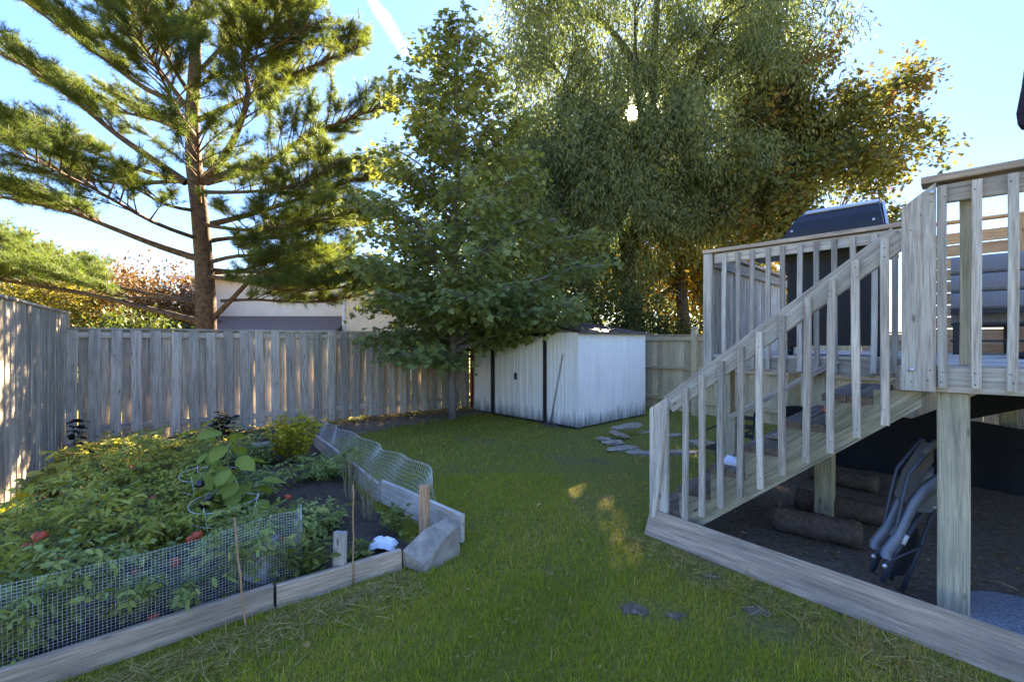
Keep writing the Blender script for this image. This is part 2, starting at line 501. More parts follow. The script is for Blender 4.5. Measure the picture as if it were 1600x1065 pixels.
M['sidingw'] = plain('white_vinyl_siding', (0.82, 0.70, 0.57), 0.6, 0.3, 0, 0.07, 3)
M['sidingb'] = plain('cream_vinyl_siding', (0.78, 0.64, 0.48), 0.6, 0.3, 0, 0.07, 3)
M['shingle'] = plain('dark_shingle_roof', (0.20, 0.14, 0.11), 0.95, 0.1, 0, 0.45, 25, 0.01)
M['rakehead'] = plain('dull_grey_metal', (0.16, 0.16, 0.165), 0.6, 0.4, 0.3, 0.3, 20)
M['pole'] = plain('weathered_handle', (0.30, 0.28, 0.26), 0.8, 0.2, 0, 0.3, 20)

def shed_mat():
    m, nt, out = new_mat('white_shed_steel')
    tc = nd(nt, 'ShaderNodeTexCoord')
    oi = nd(nt, 'ShaderNodeObjectInfo')
    off = nd(nt, 'ShaderNodeVectorMath', {0: oi.outputs['Random'], 1: (17.0, 31.0, 0.0)}, operation='MULTIPLY')
    co = nd(nt, 'ShaderNodeVectorMath', {0: tc.outputs['Object'], 1: off.outputs[0]}, operation='ADD')
    n0 = nd(nt, 'ShaderNodeTexNoise', {'Vector': co.outputs[0], 'Scale': 2.5, 'Detail': 4.0})
    col = ramp(nt, n0.outputs[0], [(0.3, (0.88, 0.81, 0.70)), (0.7, (0.93, 0.86, 0.75))])
    # mould and splashed soil that climbs the foot of the sheets in tongues
    mp = nd(nt, 'ShaderNodeMapping', {'Vector': co.outputs[0], 'Scale': (9, 9, 1.6)})
    n1 = nd(nt, 'ShaderNodeTexNoise', {'Vector': mp.outputs[0], 'Scale': 1.0, 'Detail': 8.0, 'Roughness': 0.72})
    sp = nd(nt, 'ShaderNodeSeparateXYZ', {0: tc.outputs['Object']})
    h = nd(nt, 'ShaderNodeMapRange', {'Value': sp.outputs[2], 'From Min': 0.0, 'From Max': 0.42, 'To Min': 0.30, 'To Max': -0.16})
    s = nd(nt, 'ShaderNodeMath', {0: n1.outputs[0], 1: h.outputs[0]}, operation='ADD')
    f = nd(nt, 'ShaderNodeMapRange', {'Value': s.outputs[0], 'From Min': 0.50, 'From Max': 0.84, 'To Max': 0.92})
    col = mixc(nt, f.outputs[0], col, (0.16, 0.15, 0.13))
    # faint runs down the sheets
    mp2 = nd(nt, 'ShaderNodeMapping', {'Vector': co.outputs[0], 'Scale': (16, 16, 0.6)})
    n2 = nd(nt, 'ShaderNodeTexNoise', {'Vector': mp2.outputs[0], 'Scale': 1.0, 'Detail': 5.0})
    f2 = nd(nt, 'ShaderNodeMapRange', {'Value': n2.outputs[0], 'From Min': 0.52, 'From Max': 0.8, 'To Max': 0.35})
    col = mixc(nt, f2.outputs[0], col, (0.42, 0.42, 0.41))
    bsdf(nt, out, col, 0.5, 0.4, 0, n0.outputs[0], 0.01, 0.3)
    return m
M['shed'] = shed_mat()
M['shedroof'] = plain('brown_ribbed_roof', (0.10, 0.06, 0.045), 0.6, 0.3, 0.1, 0.4, 6, 0, (0.22, 0.17, 0.13))

def ground_mat(name, kind):
    m, nt, out = new_mat(name)
    g = nd(nt, 'ShaderNodeNewGeometry')
    n1 = nd(nt, 'ShaderNodeTexNoise', {'Vector': g.outputs['Position'], 'Scale': 0.9, 'Detail': 6.0, 'Roughness': 0.65})
    n2 = nd(nt, 'ShaderNodeTexNoise', {'Vector': g.outputs['Position'], 'Scale': 26.0, 'Detail': 6.0, 'Roughness': 0.7})
    n3 = nd(nt, 'ShaderNodeTexNoise', {'Vector': g.outputs['Position'], 'Scale': 140.0, 'Detail': 3.0})
    if kind == 'lawn':
        c = ramp(nt, n2.outputs[0], [(0.3, (0.13, 0.125, 0.028)), (0.55, (0.23, 0.21, 0.045)), (0.75, (0.31, 0.27, 0.07))])
        c2 = ramp(nt, n2.outputs[0], [(0.3, (0.12, 0.085, 0.04)), (0.7, (0.28, 0.21, 0.11))])
        f = nd(nt, 'ShaderNodeMapRange', {'Value': n1.outputs[0], 'From Min': 0.54, 'From Max': 0.68})
        c = mixc(nt, f.outputs[0], c, c2)
    elif kind == 'soil':
        c = ramp(nt, n2.outputs[0], [(0.25, (0.045, 0.034, 0.027)), (0.5, (0.11, 0.08, 0.058)), (0.75, (0.22, 0.16, 0.11))])
        f = nd(nt, 'ShaderNodeMapRange', {'Value': n1.outputs[0], 'From Min': 0.5, 'From Max': 0.7, 'To Max': 0.6})
        c = mixc(nt, f.outputs[0], c, (0.15, 0.108, 0.075))
    else:
        c = ramp(nt, n2.outputs[0], [(0.3, (0.11, 0.08, 0.058)), (0.55, (0.25, 0.185, 0.13)), (0.75, (0.36, 0.28, 0.20))])
    hsum = nd(nt, 'ShaderNodeMath', {0: n2.outputs[0], 1: n3.outputs[0]}, operation='ADD')
    bsdf(nt, out, c, 0.95, 0.05, 0, hsum.outputs[0], 0.02, 1.0)
    return m
M['lawn'] = ground_mat('lawn_ground', 'lawn')
M['soil'] = ground_mat('dark_soil', 'soil')
M['mulch'] = ground_mat('brown_mulch', 'mulch')

M['leaf_maple'] = foliage('maple_leaf', [(0, (0.08, 0.12, 0.07)), (0.5, (0.12, 0.17, 0.095)), (1, (0.17, 0.22, 0.12))], 0.42)
M['leaf_willow'] = foliage('willow_leaf', [(0, (0.055, 0.085, 0.06)), (0.5, (0.092, 0.13, 0.09)), (1, (0.135, 0.175, 0.115))], 0.33, (1.05, 1.15, 0.75))
M['leaf_autumn'] = foliage('autumn_leaf', [(0, (0.05, 0.07, 0.035)), (0.55, (0.08, 0.105, 0.05)), (0.8, (0.095, 0.085, 0.05)), (1, (0.115, 0.065, 0.055))], 0.3, (1.0, 1.0, 0.7))
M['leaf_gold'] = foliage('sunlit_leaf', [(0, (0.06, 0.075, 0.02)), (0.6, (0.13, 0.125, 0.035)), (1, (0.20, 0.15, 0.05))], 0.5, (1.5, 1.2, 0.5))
M['leaf_dark'] = foliage('dark_shrub_leaf', [(0, (0.02, 0.035, 0.018)), (0.6, (0.04, 0.065, 0.03)), (1, (0.075, 0.095, 0.035))], 0.3)
M['needle'] = foliage('pine_needle', [(0, (0.03, 0.058, 0.028)), (0.55, (0.052, 0.085, 0.036)), (1, (0.085, 0.11, 0.04))], 0.33, (1.2, 1.3, 0.55))
M['leaf_rust'] = foliage('rusty_leaf', [(0, (0.07, 0.05, 0.035)), (0.5, (0.13, 0.085, 0.055)), (0.85, (0.14, 0.10, 0.06)), (1, (0.10, 0.11, 0.05))], 0.18, (1.0, 1.0, 0.7))
M['leaf_yellow'] = foliage('yellow_green_leaf', [(0, (0.08, 0.095, 0.03)), (0.6, (0.14, 0.15, 0.05)), (1, (0.20, 0.19, 0.07))], 0.3)
M['leaf_tomato'] = foliage('tomato_leaf', [(0, (0.12, 0.16, 0.05)), (0.5, (0.22, 0.265, 0.075)), (0.85, (0.29, 0.32, 0.10)), (0.93, (0.29, 0.24, 0.11)), (1, (0.20, 0.13, 0.08))], 0.4, (1.2, 1.2, 0.5))
M['leaf_tomato_dk'] = foliage('deep_green_tomato_leaf', [(0, (0.10, 0.14, 0.065)), (0.5, (0.165, 0.22, 0.10)), (0.92, (0.22, 0.28, 0.13)), (1, (0.20, 0.15, 0.09))], 0.35, (1.2, 1.2, 0.5))
M['leaf_egg'] = foliage('aubergine_leaf', [(0, (0.10, 0.155, 0.05)), (1, (0.19, 0.25, 0.08))], 0.4, (1.2, 1.2, 0.4))
M['leaf_basil'] = foliage('yellow_herb_leaf', [(0, (0.20, 0.20, 0.03)), (0.6, (0.32, 0.33, 0.05)), (1, (0.40, 0.39, 0.08))], 0.45)
M['leaf_weed'] = foliage('weed_leaf', [(0, (0.06, 0.09, 0.04)), (0.6, (0.12, 0.16, 0.06)), (1, (0.20, 0.22, 0.10))], 0.35)
M['leaf_purple'] = foliage('black_purple_leaf', [(0, (0.008, 0.005, 0.009)), (1, (0.022, 0.014, 0.022))], 0.1, (1, 1, 1))
M['leaf_dead'] = foliage('fallen_leaf', [(0, (0.10, 0.065, 0.04)), (0.6, (0.20, 0.145, 0.085)), (1, (0.33, 0.26, 0.16))], 0.15, (1, 1, 1), 0.8)
M['grass'] = foliage('lawn_grass', [(0, (0.12, 0.17, 0.025)), (0.45, (0.195, 0.255, 0.035)), (0.8, (0.245, 0.285, 0.045)), (0.93, (0.28, 0.26, 0.075)), (1, (0.36, 0.29, 0.15))], 0.4, (1.2, 1.2, 0.4), 0.9, None, 0.0)
M['straw'] = foliage('dead_grass', [(0, (0.10, 0.085, 0.045)), (0.6, (0.21, 0.18, 0.10)), (1, (0.33, 0.29, 0.18))], 0.15, (1, 1, 1), 0.8)
M['dill'] = foliage('wispy_dill', [(0, (0.09, 0.12, 0.045)), (0.6, (0.17, 0.19, 0.07)), (1, (0.27, 0.23, 0.11))], 0.3)
# ------------------------------------------------------------------ ground
def sheet(name, mat, poly, z, res=0.0, amp=0.0, parent=None, kind='structure', edge=0.25):
    """a sheet over a polygon; with res it is a lumpy grid that sinks to z at its rim"""
    mb = MB()
    if not res:
        mb.add([(p[0], p[1], z) for p in poly], [tuple(range(len(poly)))])
        o = mb.build(name, mat, parent)
    else:
        P = np.array(poly, float)
        lo, hi = P.min(0), P.max(0)
        nx, ny = int((hi[0] - lo[0]) / res) + 2, int((hi[1] - lo[1]) / res) + 2
        X, Y = np.meshgrid(lo[0] + np.arange(nx) * res, lo[1] + np.arange(ny) * res, indexing='ij')
        D = poly_dist(P, X.ravel(), Y.ravel()).reshape(X.shape)
        nz = sum(np.sin(X * a + b * Y + c) * w for a, b, c, w in ((3.1, 2.3, .4, .4), (-5.2, 4.1, 1.7, .3), (9.3, 7.7, 2.2, .2), (17.0, -13.0, .9, .12)))
        nz = nz + rng.normal(size=X.shape) * 0.22
        Z = z + np.clip(D / edge, 0, 1) * (amp * (1.0 + 0.45 * nz))
        idx = -np.ones(X.shape, int)
        vs = []
        ok = D > -res * 0.4
        for i in range(nx):
            for j in range(ny):
                if ok[i, j]:
                    idx[i, j] = len(vs); vs.append((X[i, j], Y[i, j], max(Z[i, j], z)))
        fs = [(idx[i, j], idx[i + 1, j], idx[i + 1, j + 1], idx[i, j + 1]) for i in range(nx - 1) for j in range(ny - 1)
              if min(idx[i, j], idx[i + 1, j], idx[i + 1, j + 1], idx[i, j + 1]) >= 0]
        mb.v, mb.f = vs, fs
        o = mb.build(name, mat, parent, True)
    if kind: o['kind'] = kind
    return o
def poly_dist(P, x, y):
    """signed distance to polygon, positive inside"""
    d = np.full(x.shape, 1e9); ins = np.zeros(x.shape, bool)
    n = len(P)
    for i in range(n):
        a, b = P[i], P[(i + 1) % n]
        e = b - a
        t = np.clip(((x - a[0]) * e[0] + (y - a[1]) * e[1]) / (e @ e), 0, 1)
        d = np.minimum(d, np.hypot(x - a[0] - t * e[0], y - a[1] - t * e[1]))
        c = ((a[1] > y) != (b[1] > y)) & (x < (b[0] - a[0]) * (y - a[1]) / (b[1] - a[1] + 1e-12) + a[0])
        ins ^= c
    return np.where(ins, d, -d)

AX = Vector((0.8115, 0.5843, 0)); BX = Vector((-0.5843, 0.8115, 0))       # the plot's two directions
sheet('ground', M['lawn'], [(-400, -60), (400, -60), (400, 700), (-400, 700)], 0.0)
BED = [(-2.62, 1.86), (-0.66, 3.40), (-3.02, 7.05), (-4.3, 8.55), (-6.55, 6.95), (-3.35, 2.45)]
sheet('garden_soil', M['soil'], BED, 0.006, 0.07, 0.085)
UNDER = [(1.20, 3.92), (2.52, 2.26), (4.2, 0.3), (7.6, 3.5), (7.0, 6.2), (4.1, 6.6), (2.3, 5.2)]
sheet('bare_soil', M['mulch'], UNDER, 0.006, 0.07, 0.022)
for px, py, w in ((990, 953, .10), (1056, 962, .06), (1185, 955, .09), (1110, 900, .07)):
    c_ = gnd(px, py)
    sheet('bare_patch', M['mulch'], [(c_.x + w * (1 + .3 * math.sin(k * 2.7 + px)) * math.cos(k * .6283), c_.y + w * .7 * (1 + .3 * math.sin(k * 1.9 + px)) * math.sin(k * .6283)) for k in range(10)], 0.004, 0.02, 0.012, None, 'structure', 0.06)
sheet('mulch_strip', M['mulch'], [(-4.2, 8.45), (-3.1, 7.25), (-2.2, 8.6), (-0.9, 10.0), (-0.2, 10.35), (-0.95, 10.95), (-2.6, 9.85)], 0.005, 0.09, 0.03)

# ------------------------------------------------------------------ fences
FC = Vector((-6.83, 6.95, 0))                      # corner where left and back fence meet
BD = Vector((1, 0.72, 0)).normalized()             # along the back fence
BNrm = Vector((0.72, -1, 0)).normalized()          # its face towards the garden
def board_fence(name, label, A, B, nrm, h, pitch, bw, mat, cap_w=0.09, rails=(0.27, 1.74), jig=0.012, seed=3, low=0.05):
    r = random.Random(seed)
    A, B = Vector(A), Vector(B)
    d = (B - A); L = d.length; d.normalize()
    t = thing(name, (A + B) / 2, label, 'fence')
    Z = Vector((0, 0, 1))
    n = int(L / pitch)
    # posts in the middle plane
    k = 0.06
    while k < L:
        p = A + d * k
        plank('post', p, p + Z * (h - 0.035), 0.089, 0.075, d, mat, t)
        k += 2.4
    for z in rails:
        s = 0.0
        while s < L - 0.05:
            e = min(L, s + 2.4)
            plank('rail', A + d * (s + 0.003) + Z * z, A + d * (e - 0.003) + Z * z, 0.089, 0.038, Z, mat, t)
            s = e
    s = 0.0
    while s < L - 0.05:
        e = min(L, s + 2.4)
        plank('cap', A + d * (s + 0.002) + Z * h, A + d * (e - 0.002) + Z * (h + r.uniform(-.004, .004)), cap_w, 0.03, nrm, mat, t)
        s = e
    for i in range(n + 1):
        for side in (1, -1):
            s = i * pitch + (0 if side > 0 else pitch / 2) + bw / 2 + r.uniform(-jig, jig)
            if s > L - bw / 2: continue
            p = A + d * s + nrm * (side * 0.0305)
            lean = d * r.uniform(-0.014, 0.014)
            top = h - 0.018 - (r.random() < .15) * r.uniform(0, .02)
            w = bw * r.uniform(0.93, 1.03)
            plank('board', p + Z * (low + r.uniform(-0.03, 0.04)) - lean, p + Z * top + lean, w, 0.021, d, mat, t, 0.003)
    return t
board_fence('wooden_fence', 'weathered grey board fence across the back beneath the tall pine', FC + BD * 0.02, FC + BD * 12.6, BNrm, 1.83, 0.254, 0.145, M['fence'])
LD = Vector((0.584, -0.8115, 0)); LN = Vector((0.8115, 0.584, 0))
board_fence('wooden_fence', 'taller weathered grey side fence running along the vegetable bed', FC + LD * 4.4, FC - LD * 0.22, LN, 2.07, 0.2, 0.13, M['fence'], 0.11, (0.25, 1.0, 1.93), 0.006, 5, 0.02)

# right-hand fence: tan boards behind face rails, capped posts standing proud
RD = Vector((0.72, -1, 0)).normalized(); RN = Vector((-1, -0.72, 0)).normalized()
RP = Vector((4.06, 10.15, 0))
def right_fence():
    r = random.Random(9)
    A = RP - RD * 3.3; L = 9.6
    t = thing('wooden_fence', A + RD * L / 2, 'newer tan board fence with capped posts behind the shed and deck', 'fence')
    Z = Vector((0, 0, 1))
    s = 0.0
    while s < L:
        w = r.uniform(0.135, 0.145)
        p = A + RD * (s + w / 2)
        plank('board', p + Z * 0.04, p + Z * (1.74 + r.uniform(-.01, .01)), w, 0.019, RD, M['tan'], t, 0.003)
        s += w + r.uniform(0.002, 0.008)
    posts = [0.9, 3.36, 5.85, 8.3]
    for k in posts:
        p = A + RD * k + RN * 0.075
        po = plank('post', p, p + Z * 1.90, 0.11, 0.11, RD, M['tan'], t)
        mb = MB(); mb.box(p + Z * 1.915, RD * 0.07, RN * 0.07, Z * 0.013)
        b = p + Z * 1.928
        mb.add([b + RD * .06 + RN * .06, b - RD * .06 + RN * .06, b - RD * .06 - RN * .06, b + RD * .06 - RN * .06, b + Z * 0.03], [(0, 1, 4), (1, 2, 4), (2, 3, 4), (3, 0, 4), (3, 2, 1, 0)])
        mb.build('post_cap', M['tan'], po)
    ed = [0] + posts + [L]
    for a, b in zip(ed[:-1], ed[1:]):
        for z, w in ((0.3, 0.089), (1.02, 0.07), (1.70, 0.105)):
            plank('rail', A + RD * (a + 0.058) + RN * 0.03 + Z * z, A + RD * (b - 0.058) + RN * 0.03 + Z * z, w, 0.038, Z, M['tan'], t)
        plank('cap', A + RD * (a + 0.058) + RN * 0.02 + Z * 1.772, A + RD * (b - 0.058) + RN * 0.02 + Z * 1.772, 0.10, 0.03, RN, M['tan'], t)
right_fence()

# ------------------------------------------------------------------ shed
def shed():
    K = Vector((1.236, 8.464, 0.03))
    e1 = Vector((-0.6838, 0.7292, 0)).normalized()      # along the front, to the left
    e2 = Vector((0.7292, 0.6838, 0)).normalized()       # along the side, away
    Z = Vector((0, 0, 1)); W, D, Hh, PK = 3.08, 2.35, 1.77, 2.02
    t = thing('garden_shed', K + e1 * W / 2 + e2 * D / 2 - Z * 0.03, 'white ribbed metal garden shed with brown roof and stained foot', 'shed')
    def ribbed(name, p0, d, n, L, h, pitch=0.098, lab=None, z0=0.0):
        """a folded steel sheet: p0 corner, d along, n outward"""
        prof = []
        s = 0.0
        while s < L - 0.03:
            prof += [(s, 0.0)]
            a = s + pitch * 0.5
            if a + 0.02 < L:
                prof += [(a - 0.013, 0.0), (a - 0.006, 0.009), (a + 0.006, 0.009), (a + 0.013, 0.0)]
            s += pitch
        prof.append((L, 0.0))
        mb = MB()
        for q, dep in prof:
            for z in (z0, h):
                mb.v.append(tuple(p0 + d * q + n * dep + Z * z))
        for i in range(len(prof) - 1):
            mb.f.append((2 * i, 2 * i + 2, 2 * i + 3, 2 * i + 1))
        b = len(mb.v)
        for q in (0, L):
            for z in (z0, h):
                mb.v.append(tuple(p0 + d * q - n * 0.015 + Z * z))
        e = 2 * (len(prof) - 1)
        mb.f += [(0, 1, b + 1, b), (e, b + 2, b + 3, e + 1), (b, b + 1, b + 3, b + 2)]
        mb.f += [tuple(range(1, e + 2, 2)) + (b + 3, b + 1), tuple(range(0, e + 1, 2))[::-1] + (b, b + 2)]
        return mb.build(name, M['shed'], t)
    nF, nS = -e2, -e1
    # front: panel | jamb | two doors | jamb | panel
    ribbed('wall_panel', K + e1 * 0.05, e1, nF, 0.75, Hh)
    ribbed('wall_panel', K + e1 * 2.49, e1, nF, 0.56, Hh)
    d1 = ribbed('door', K + e1 * 0.90 + e2 * 0.03, e1, nF, 0.765, 1.70, 0.19)
    d2 = ribbed('door', K + e1 * 1.672 + e2 * 0.03, e1, nF, 0.765, 1.70, 0.19)
    for q in (0.84, 2.44):
        mb = MB(); mb.box(K + e1 * q + e2 * 0.0 + Z * 0.885, e1 * 0.042, e2 * 0.022, Z * 0.883); mb.build('door_jamb', M['black'], t)
    mb = MB(); mb.box(K + e1 * 1.64 - e2 * 0.0 + Z * 1.735, e1 * 0.758, e2 * 0.02, Z * 0.033); mb.build('door_header', M['black'], t)
    mb = MB(); mb.box(K + e1 * 1.55 - e2 * 0.01 - Z * 0.012, e1 * 1.54, e2 * 0.028, Z * 0.02); mb.build('base_track', M['black'], t)
    mb = MB(); mb.box(K + e1 * 1.71 + e2 * 0.012 + Z * 0.86, e1 * 0.022, e2 * 0.016, Z * 0.07)
    mb.box(K + e1 * 1.71 - e2 * 0.01 + Z * 0.86, e1 * 0.012, e2 * 0.008, Z * 0.05); mb.build('handle', M['black'], d2)
    # sides and back
    for i in range(4):
        ribbed('wall_panel', K + e2 * (0.012 + i * 0.584), e2, nS, 0.580, Hh)
        ribbed('wall_panel', K + e1 * W + e2 * (0.012 + (i + 1) * 0.584), -e2, e1, 0.580, Hh)
    for i in range(5):
        ribbed('wall_panel', K + e2 * D + e1 * (0.01 + (i + 1) * 0.61), -e1, e2, 0.606, Hh)
    for q, r_ in ((0.0, 0.0), (W, 0.0)):
        mb = MB(); mb.box(K + e1 * (q + (0.02 if q == 0 else -0.02)) - e2 * 0.004 + Z * Hh / 2, e1 * 0.03, e2 * 0.014, Z * Hh / 2); mb.build('corner_trim', M['shed'], t)
    # mid rail screwed along the side
    # gables
    for off in (0.0, D):
        mb = MB()
        a = K + e2 * off + Z * (Hh + 0.004)
        mb.prism([a + e1 * 0.02, a + e1 * (W - 0.02), a + e1 * W / 2 + Z * (PK - Hh - 0.03)], e2 * (0.012 if off == 0 else -0.012))
        mb.build('gable', M['shed'], t)
    # roof: two slopes of ribbed sheets with an eave trim
    for sgn in (0, 1):
        lowp = K - e1 * 0.07 if sgn == 0 else K + e1 * (W + 0.07)
        top = K + e1 * W / 2 + Z * PK
        lowp = lowp + Z * (Hh + 0.012)
        up = (top - lowp); n = up.cross(e2).normalized()
        if n.z < 0: n = -n
        for i in range(5):
            a = lowp - e2 * 0.05 + e2 * (i * 0.49)
            mb = MB()
            prof = [(0.001, 0), (0.05, 0), (0.06, 0.02), (0.09, 0.02), (0.10, 0), (0.24, 0), (0.25, 0.012), (0.27, 0.012), (0.28, 0), (0.489, 0)]
            for q, dep in prof:
                for v in (a, a + up):
                    mb.v.append(tuple(v + e2 * q + n * (dep + 0.008)))
            for j in range(len(prof) - 1):
                mb.f.append((2 * j, 2 * j + 2, 2 * j + 3, 2 * j + 1))
            b = len(mb.v)
            for q in (0.001, 0.489):
                for v in (a, a + up): mb.v.append(tuple(v + e2 * q))
            e = 2 * (len(prof) - 1)
            mb.f += [(b, b + 1, b + 3, b + 2), (0, 1, b + 1, b), (e, b + 2, b + 3, e + 1),
                     tuple(range(0, e + 1, 2))[::-1] + (b, b + 2), tuple(range(1, e + 2, 2)) + (b + 3, b + 1)]
            mb.build('roof_sheet', M['shedroof'], t)
        mb = MB(); mb.bar(lowp - e2 * 0.06 - Z * 0.012, lowp + e2 * (D + 0.06) - Z * 0.012, 0.02, 0.045); mb.build('eave_trim', M['shedroof'], t)
        mb = MB(); mb.bar(lowp - e2 * 0.062 + Z * 0.0, top - e2 * 0.062 + Z * 0.0, 0.018, 0.035); mb.build('gable_trim', M['black'], t)
    mb = MB(); mb.bar(K + e1 * W / 2 + Z * (PK + 0.022) - e2 * 0.07, K + e1 * W / 2 + Z * (PK + 0.022) + e2 * (D + 0.07), 0.14, 0.02); mb.build('ridge_cap', M['shedroof'], t)
    return K, e1, e2
SK, S1, S2 = shed()

# red steel post of some neighbour's stand in the gap beside the shed
p = at(737, 642, 10.98); p.z = 0
t = thing('metal_post', p, 'thin red metal post in the gap left of the shed', 'post')
mb = MB(); mb.tube([p, p + Vector((0, 0, 1.45))], 0.028, 8); mb.build('tube', M['red'], t, True)
mb = MB(); mb.box(p + Vector((0.0, 0, 0.01)), (0.07, 0, 0), (0, 0.07, 0), (0, 0, 0.01)); mb.build('foot_plate', M['red'], t)
mb = MB(); mb.tube([p + Vector((0, 0, 1.40)), p + Vector((-0.14, 0.1, 1.40))], 0.018, 6); mb.build('cross_bar', M['red'], t, True)

# leaf rake leaning on the shed front
def rake():
    b = gnd(860, 663); top = SK + S1 * 0.36 - S2 * 0.024 + Vector((0, 0, 1.36))
    t = thing('leaf_rake', b, 'leaf rake with long thin handle leaning on the shed front', 'rake')
    b0 = b + Vector((0, 0, 0.03))
    mb = MB(); mb.tube([b0, top], [0.014, 0.013], 8); mb.build('handle', M['pole'], t, True)
    ax = (top - b0).normalized()
    fw = Vector((-0.1, -0.95, 0)).normalized()
    for k in range(13):
        a = (k - 6) / 6 * 0.85
        sd = S1 * math.sin(a) * 0.30
        q = b0 + Vector((0, 0, -0.012)) + sd + fw * (0.26 * math.cos(a))
        mb = MB(); mb.tube([b0 + ax * 0.05, b0 * 0.45 + q * 0.55 + Vector((0, 0, .012)), q, q + fw * 0.02 + Vector((0, 0, -0.012))], 0.004, 4); mb.build('tine', M['rakehead'], t)
    mb = MB(); mb.tube([b0 + ax * 0.12, b0 - ax * 0.02], 0.022, 8); mb.build('socket', M['rakehead'], t, True)
rake()

# ------------------------------------------------------------------ house beyond the back fence
def house():
    Y0 = 20.0
    def X(px, Y=Y0): return (px - CX) / F * Y
    x0, x1, x2 = X(286), X(553), X(690)
    t = thing('house', (x0 * .5 + x2 * .5, Y0 + 3, 0), 'white and cream sided house behind the back fence', 'house')
    def siding(name, p0, d, n, L, z0, z1, mat):
        mb = MB(); z = z0; Zv = Vector((0, 0, 1))
        while z < z1 - 0.01:
            h = min(0.115, z1 - z)
            for q in (0, L):
                mb.v += [tuple(p0 + d * q + n * 0.016 + Zv * z), tuple(p0 + d * q + Zv * (z + h))]
            b = len(mb.v) - 4
            mb.f.append((b, b + 2, b + 3, b + 1))
            mb.v += [tuple(p0 + Zv * z), tuple(p0 + d * L + Zv * z)]
            mb.f.append((b, b + 4, b + 5, b + 2))
            z += h
        mb.prism([p0 - n * 0.10 + Zv * z0, p0 - n * 0.002 + Zv * z0, p0 - n * 0.002 + d * L + Zv * z0, p0 - n * 0.10 + d * L + Zv * z0], Zv * (z1 - z0))
        return mb.build(name, mat, t)
    ux, uy = Vector((1, 0, 0)), Vector((0, 1, 0))
    main = siding('wall', Vector((x0, Y0, 0)), ux, -uy, x1 - x0, 0, 4.45, M['sidingw'])
    siding('wall', Vector((x0, Y0 + 7, 0)), -uy, -ux, 6.9, 0, 4.45, M['sidingw'])
    wing = siding('wall', Vector((x1, Y0 - 1.2, 0)), ux, -uy, x2 - x1, 0, 4.0, M['sidingb'])
    siding('wall', Vector((x1, Y0 - 0.02, 0)), -uy, -ux, 1.17, 0, 4.0, M['sidingb'])
    siding('wall', Vector((x2, Y0 - 1.2, 0)), uy, ux, 8.2, 0, 4.0, M['sidingb'])
    mb = MB(); mb.box((x0 - 0.02, Y0 - 0.02, 2.23), (0.09, 0, 0), (0, 0.03, 0), (0, 0, 2.23)); mb.build('corner_trim', M['trim'], t)
    mb = MB(); mb.box((x1 - 0.0, Y0 - 1.22, 2.0), (0.06, 0, 0), (0, 0.03, 0), (0, 0, 2.0)); mb.build('corner_trim', M['trim'], t)
    # lean-to roof along the main wall
    mb = MB()
    a = X(335); b = x1 - 0.07
    mb.prism([(a, Y0 - 0.06, 2.72), (a, Y0 - 2.1, 2.02), (a, Y0 - 2.1, 1.94), (a, Y0 - 0.06, 2.58)], Vector((b - a, 0, 0))); lr = mb.build('porch_roof', M['shingle'], t)
    mb = MB(); mb.box(((a + b) / 2, Y0 - 2.12, 1.96), ((b - a) / 2, 0, 0), (0, 0.015, 0), (0, 0, 0.09)); mb.build('fascia', M['trim'], lr)
    mb = MB(); mb.box(((a + b) / 2, Y0 - 1.1, 0.97), ((b - a) / 2 - .1, 0, 0), (0, 0.9, 0), (0, 0, 0.96)); mb.build('porch_wall', M['sidingw'], t)
    # roofs
    def hip(name, xa, xb, ya, yb, z, h, ov):
        xa -= ov; xb += ov; ya -= ov; yb += ov
        r = min(xb - xa, yb - ya) / 2
        if xb - xa > yb - ya: r1, r2 = Vector((xa + r, (ya + yb) / 2, z + h)), Vector((xb - r, (ya + yb) / 2, z + h))
        else: r1, r2 = Vector(((xa + xb) / 2, ya + r, z + h)), Vector(((xa + xb) / 2, yb - r, z + h))
        c = [Vector((xa, ya, z)), Vector((xb, ya, z)), Vector((xb, yb, z)), Vector((xa, yb, z))]
        mb = MB()
        if xb - xa > yb - ya: mb.add(c + [r1, r2], [(0, 1, 5, 4), (1, 2, 5), (2, 3, 4, 5), (3, 0, 4), (3, 2, 1, 0)])
        else: mb.add(c + [r1, r2], [(0, 1, 4), (1, 2, 5, 4), (2, 3, 5), (3, 0, 4, 5), (3, 2, 1, 0)])
        o = mb.build(name, M['shingle'], t)
        for (p, q) in ((c[0], c[1]), (c[1], c[2]), (c[3], c[0])):
            m2 = MB(); m2.bar(p - Vector((0, 0, .07)), q - Vector((0, 0, .07)), 0.03, 0.13); m2.build('fascia', M['trim'], o)
        return o
    hip('roof', x0, x1 - 0.4, Y0, Y0 + 7, 4.46, 0.7, 0.35)
    hip('roof', x1, x2, Y0 - 1.2, Y0 + 7, 4.01, 1.15, 0.35)
    for px, w in ((609, 0.62), (452, 0.9)):
        yy = Y0 - 1.2 if px > 553 else Y0
        xx = X(px, yy); zc = 3.45 if px > 553 else 3.75
        mb = MB(); mb.box((xx, yy - 0.02, zc), (w / 2, 0, 0), (0, 0.012, 0), (0, 0, 0.42)); wd = mb.build('window', M['glass'], t)
        for (dx, dz, sx, sz) in ((0, .44, w / 2 + .05, .04), (0, -.44, w / 2 + .05, .04), (-w / 2 - .02, 0, .04, .4), (w / 2 + .02, 0, .04, .4), (0, 0, .02, .4)):
            mb = MB(); mb.box((xx + dx, yy - 0.035, zc + dz), (sx, 0, 0), (0, 0.02, 0), (0, 0, sz)); mb.build('frame', M['trim'], wd)
house()

